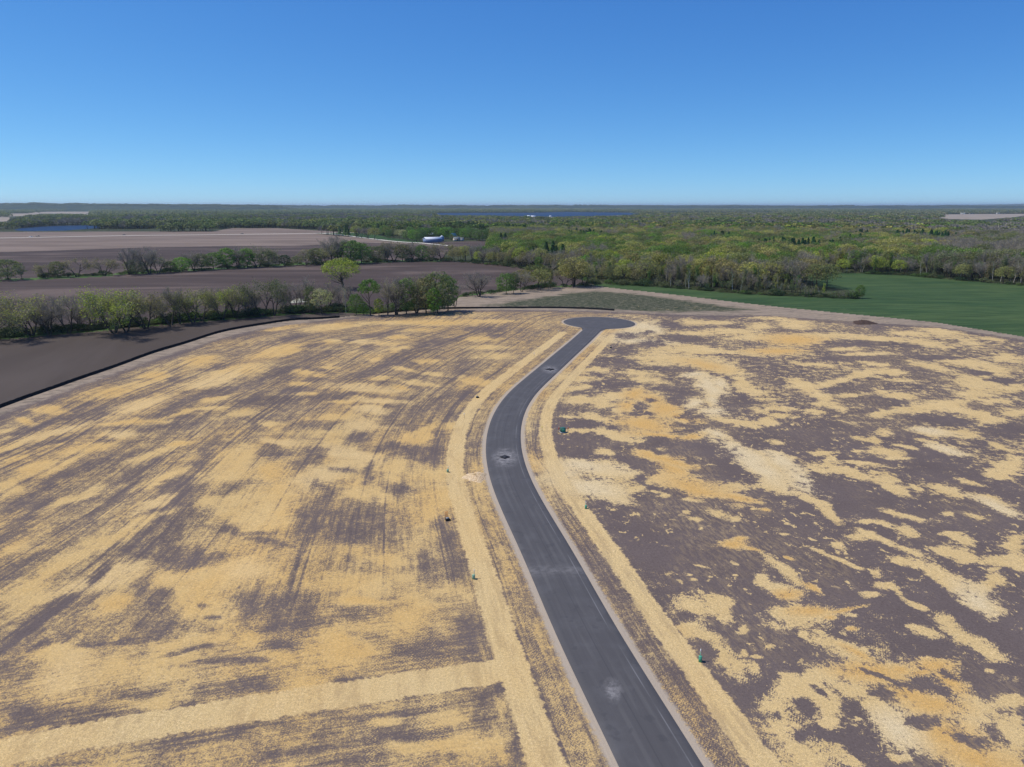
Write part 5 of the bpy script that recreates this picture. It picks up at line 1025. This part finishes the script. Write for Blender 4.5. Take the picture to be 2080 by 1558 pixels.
def building(name, label, cat, px, py, L, W, H, rh, mw, mr, rz=0, doors=2, wins=2, group=None, at=None):
    c = P(px, py) if at is None else np.array(at); t = thing(name, label, cat, (c[0], c[1], gz(c)), rz, group)
    m = MB(); m.box((0, 0, H / 2), (L, W, H)); m.add([(-L/2, -W/2, H), (-L/2, W/2, H), (-L/2, 0, H+rh), (L/2, -W/2, H), (L/2, W/2, H), (L/2, 0, H+rh)], [(0,2,1), (3,4,5)]); m.build('wall', mw, t)
    m = MB(); e = .4; th = .18
    for sg in (-1, 1):
        y0, y1 = sg * (W/2 + e), 0; z0 = H - e * rh / (W/2)
        q = [(-L/2-e, y0, z0), (L/2+e, y0, z0), (L/2+e, y1, H+rh), (-L/2-e, y1, H+rh)]; q2 = [(a_, b_, c_+th) for a_, b_, c_ in q]
        m.add(q + q2, [(4,5,6,7), (3,2,1,0), (0,1,5,4), (1,2,6,5), (3,0,4,7)] if sg < 0 else [(7,6,5,4), (0,1,2,3), (4,5,1,0), (5,6,2,1), (7,4,0,3)])
    m.build('roof', mr, t)
    for i in range(doors):
        m = MB(); x = (i + .5) / doors * L * .6 - L * .3; m.box((x, -W/2 - .04, H * .38), (min(4, L / 5), .1, H * .76)); m.build('door', m_dark if wins else m_wall, t)
    for i in range(wins):
        m = MB(); x = (i + .5) / max(1, wins) * L - L/2 + L * .08; m.box((x, -W/2 - .05, H * .62), (1.1, .1, 1.1)); m.build('window', m_dark, t)
    return t
building('shed', 'long white metal farm shed beside the silo', 'shed', 878.5, 492.5, 24, 12, 5.0, 2.4, m_wall, m_metal, .5, 2, 0)
c = P(897.5, 490.5); t = thing('silo', 'short round grain silo right of the long white shed', 'silo', (c[0], c[1], 0))
m = MB(); m.cyl((0, 0, 0), (0, 0, 6.5), 3.2, 3.2, 20); [m.cyl((0, 0, z), (0, 0, z + .12), 3.28, 3.28, 20) for z in (1.5, 3, 4.5, 6)]; m.build('wall', m_wall, t)
m = MB(); m.cyl((0, 0, 6.5), (0, 0, 8.4), 3.4, .5, 20); m.cyl((0, 0, 8.4), (0, 0, 8.8), .5, .3, 10); m.build('roof', m_metal, t)
building('barn', 'red barn with pointed green roof behind the farm trees', 'barn', 921, 486.5, 9, 7, 4.6, 4.8, m_brick, m_gr, .9, 1, 2)
building('farmhouse', 'cream and red farmhouse at the end of the farm yard', 'house', 927.5, 489.5, 9, 6.5, 3.4, 2.2, m_cream, m_tile, .4, 1, 3)
building('garage', 'small white garage at the right end of the farm yard', 'garage', 938, 489, 5.5, 5, 2.8, 1.6, m_metal, m_tile, .3, 1, 0)
building('outbuilding', 'small red outbuilding half hidden above the white shed', 'outbuilding', 876, 481.5, 8, 6, 4, 3, m_brick, m_metal, -.3, 1, 1)
m_tyre = plain('tyre_rubber', (.02, .02, .02), .9, .1); m_glass = plain('vehicle_glass', (.03, .04, .05), .15, .6)
def vehicle(label, px, py, mb, L=5.2, pickup=False, rz=0.0, cat='car'):
    c = P(px, py); t = thing('pickup_truck' if pickup else 'parked_car', label, cat, (c[0], c[1], .16), rz, 'vehicles on the gravel lane')
    m = MB(); m.box((0, 0, .72), (L, 1.9, .62), 0, .95); m.box((L*.36, 0, 1.02), (L*.24, 1.75, .12), 0, .9)
    m.build('body', mb, t); m = MB(); m.box((-.1 * L if not pickup else .08 * L, 0, 1.38), (L*.55 if not pickup else L*.32, 1.7, .72), 0, .78); m.build('cabin', m_glass, t)
    for sx in (-.31, .31):
        for sy in (-1, 1): m = MB(); m.cyl((sx*L, sy*.75, .36), (sx*L, sy*.98, .36), .37, .37, 12); m.build('wheel', m_tyre, t)
    return t
m_cw = plain('white_car_paint', (.8, .8, .8), .3, .5, 0, .03); m_cd = plain('dark_car_paint', (.03, .03, .04), .3, .5, 0, .1)
vehicle('white pickup at the front of the pair on the lane', 63, 481.8, m_cw, 6.2, True, .05, 'pickup truck'); vehicle('dark pickup right behind the white one on the lane', 77, 480.4, m_cd, 6.4, True, .05, 'pickup truck')
vehicle('black car on the lane below the lake shore trees', 252, 478.0, m_cd, 5.6); vehicle('dark car on the lane near the wheat field', 492, 475.6, m_cd, 5.4)
farm = [(790,484,'leafy','green',13),(800,482,'leafy','mid',14),(811,484,'oak','pale',14),(820,486,'oak','pale',15),(829,488,'leafy','green',16),(838,489,'leafy','bright',16),(846,491,'leafy','green',16),(853,488,'leafy','green',18),(834,483,'leafy','green',17),(860,485,'leafy','bright',17),(868,485,'leafy','green',17),(884,484.5,'leafy','green',18),(892,483,'leafy','bright',18),(899,484.5,'leafy','green',17),(906,485,'leafy','bright',18),(914,484.5,'leafy','green',19),(917,488.2,'leafy','green',9),(924,488.6,'leafy','mid',7),(911,482,'leafy','green',18),(932,483,'leafy','green',17),(944,486,'leafy','bright',18),(950,484,'leafy','green',18),(957,487,'leafy','green',17),(964,485,'leafy','mid',17),(968,488.5,'leafy','green',16),(974,489,'bare','grey',14),(980,489.5,'leafy','green',16),(988,488,'leafy','green',17)]
for i, (px, py, k, ti_, h) in enumerate(farm):
    tree(k, 0, 0, h * 1.1, ti_, {'leafy': 'leafy ' + {'green': 'green', 'mid': 'dull green', 'bright': 'bright green'}.get(ti_, '') + ' shade tree around the farm yard', 'oak': 'pale silvery tree left of the farm shed', 'bare': 'leafless tree at the right end of the farm yard'}[k], 'farmyard trees, ' + ti_, 1.35, at=P(px, py))
# far houses and sheds, a few pixels each
FH = [(1083,441.5,20,'long white far barn left of the paved yard before the big lake'),(1074,440.8,14,'rust-roofed far house beside the long white barn'),(1118,441.2,9,'small white far house right of the long white barn'),(1092,431.6,16,'white lakeside house on the far shore of the big lake, leftmost'),
      (1228,431,18,'white lakeside house on the far shore, tall one above the lake'),(1252,431,22,'pale lakeside house on the far right shore'),(1955,435,26,'white domed far shed left on the pale right-hand field'),(1972,434.6,22,'white far farmhouse between the sheds on the right-hand field'),(2027,434.5,20,'small white far shed on the right-hand field'),(2037,434.3,26,'long white far shed at the right end of the right-hand field'),
      (266,431.5,24,'tiny white house in the far left woods'),(290,430.5,26,'tiny cream house in the far left woods, right of the white one'),(1486,421.5,80,'pale far building on the right part of the skyline'),(1850,446.6,10,'pale roof in the woods left of the right-hand field'),(1795,448,10,'small pale house among the right-hand woods'),(186,456.2,9,'tiny white boathouse on the far shore of the small lake'),
      (1340,422.4,70,'white far building near the radio mast'),(770,433,26,'pale far house in the woods left of the big lake')]
for px, py, L, lb in FH:
    c = P(px, py); s_ = L; building('house', lb, 'house', 0, 0, s_, s_ * .5, max(5, s_ * .22), max(2.5, s_ * .12), m_white, m_metal, random.uniform(-.3, .3), 1, 1, 'far houses and sheds', at=c)
c = P(1361, 421.8); t = thing('radio_mast', 'thin radio mast on the skyline', 'radio mast', (c[0], c[1], 0)); m = MB()
for k in range(3): a = k * 2.094; m.cyl((9*math.cos(a), 9*math.sin(a), 0), (1.2*math.cos(a), 1.2*math.sin(a), 105), 1.6, 1.0, 5)
m.build('tower', m_grey, t); m = MB(); m.cyl((0, 0, 100), (0, 0, 130), 1.0, .5, 5); m.build('antenna', m_grey, t)

# ------------------------------------------------------------------ haze
k = bpy.data.materials.new('haze'); k.use_nodes = True; k.node_tree.nodes.clear()
o_ = k.node_tree.nodes.new('ShaderNodeOutputMaterial'); v_ = k.node_tree.nodes.new('ShaderNodeVolumePrincipled'); v_.inputs['Color'].default_value = (.70, .86, 1, 1); v_.inputs['Density'].default_value = 4.0e-5; v_.inputs['Anisotropy'].default_value = .2
k.node_tree.links.new(v_.outputs[0], o_.inputs['Volume'])
m = MB(); m.box((0, 49000, 73), (180000, 102000, 154)); o = m.build('haze', k); tag(o, kind='stuff')
print('trees', len([x for x in bpy.data.objects if x.get('category') == 'tree']))
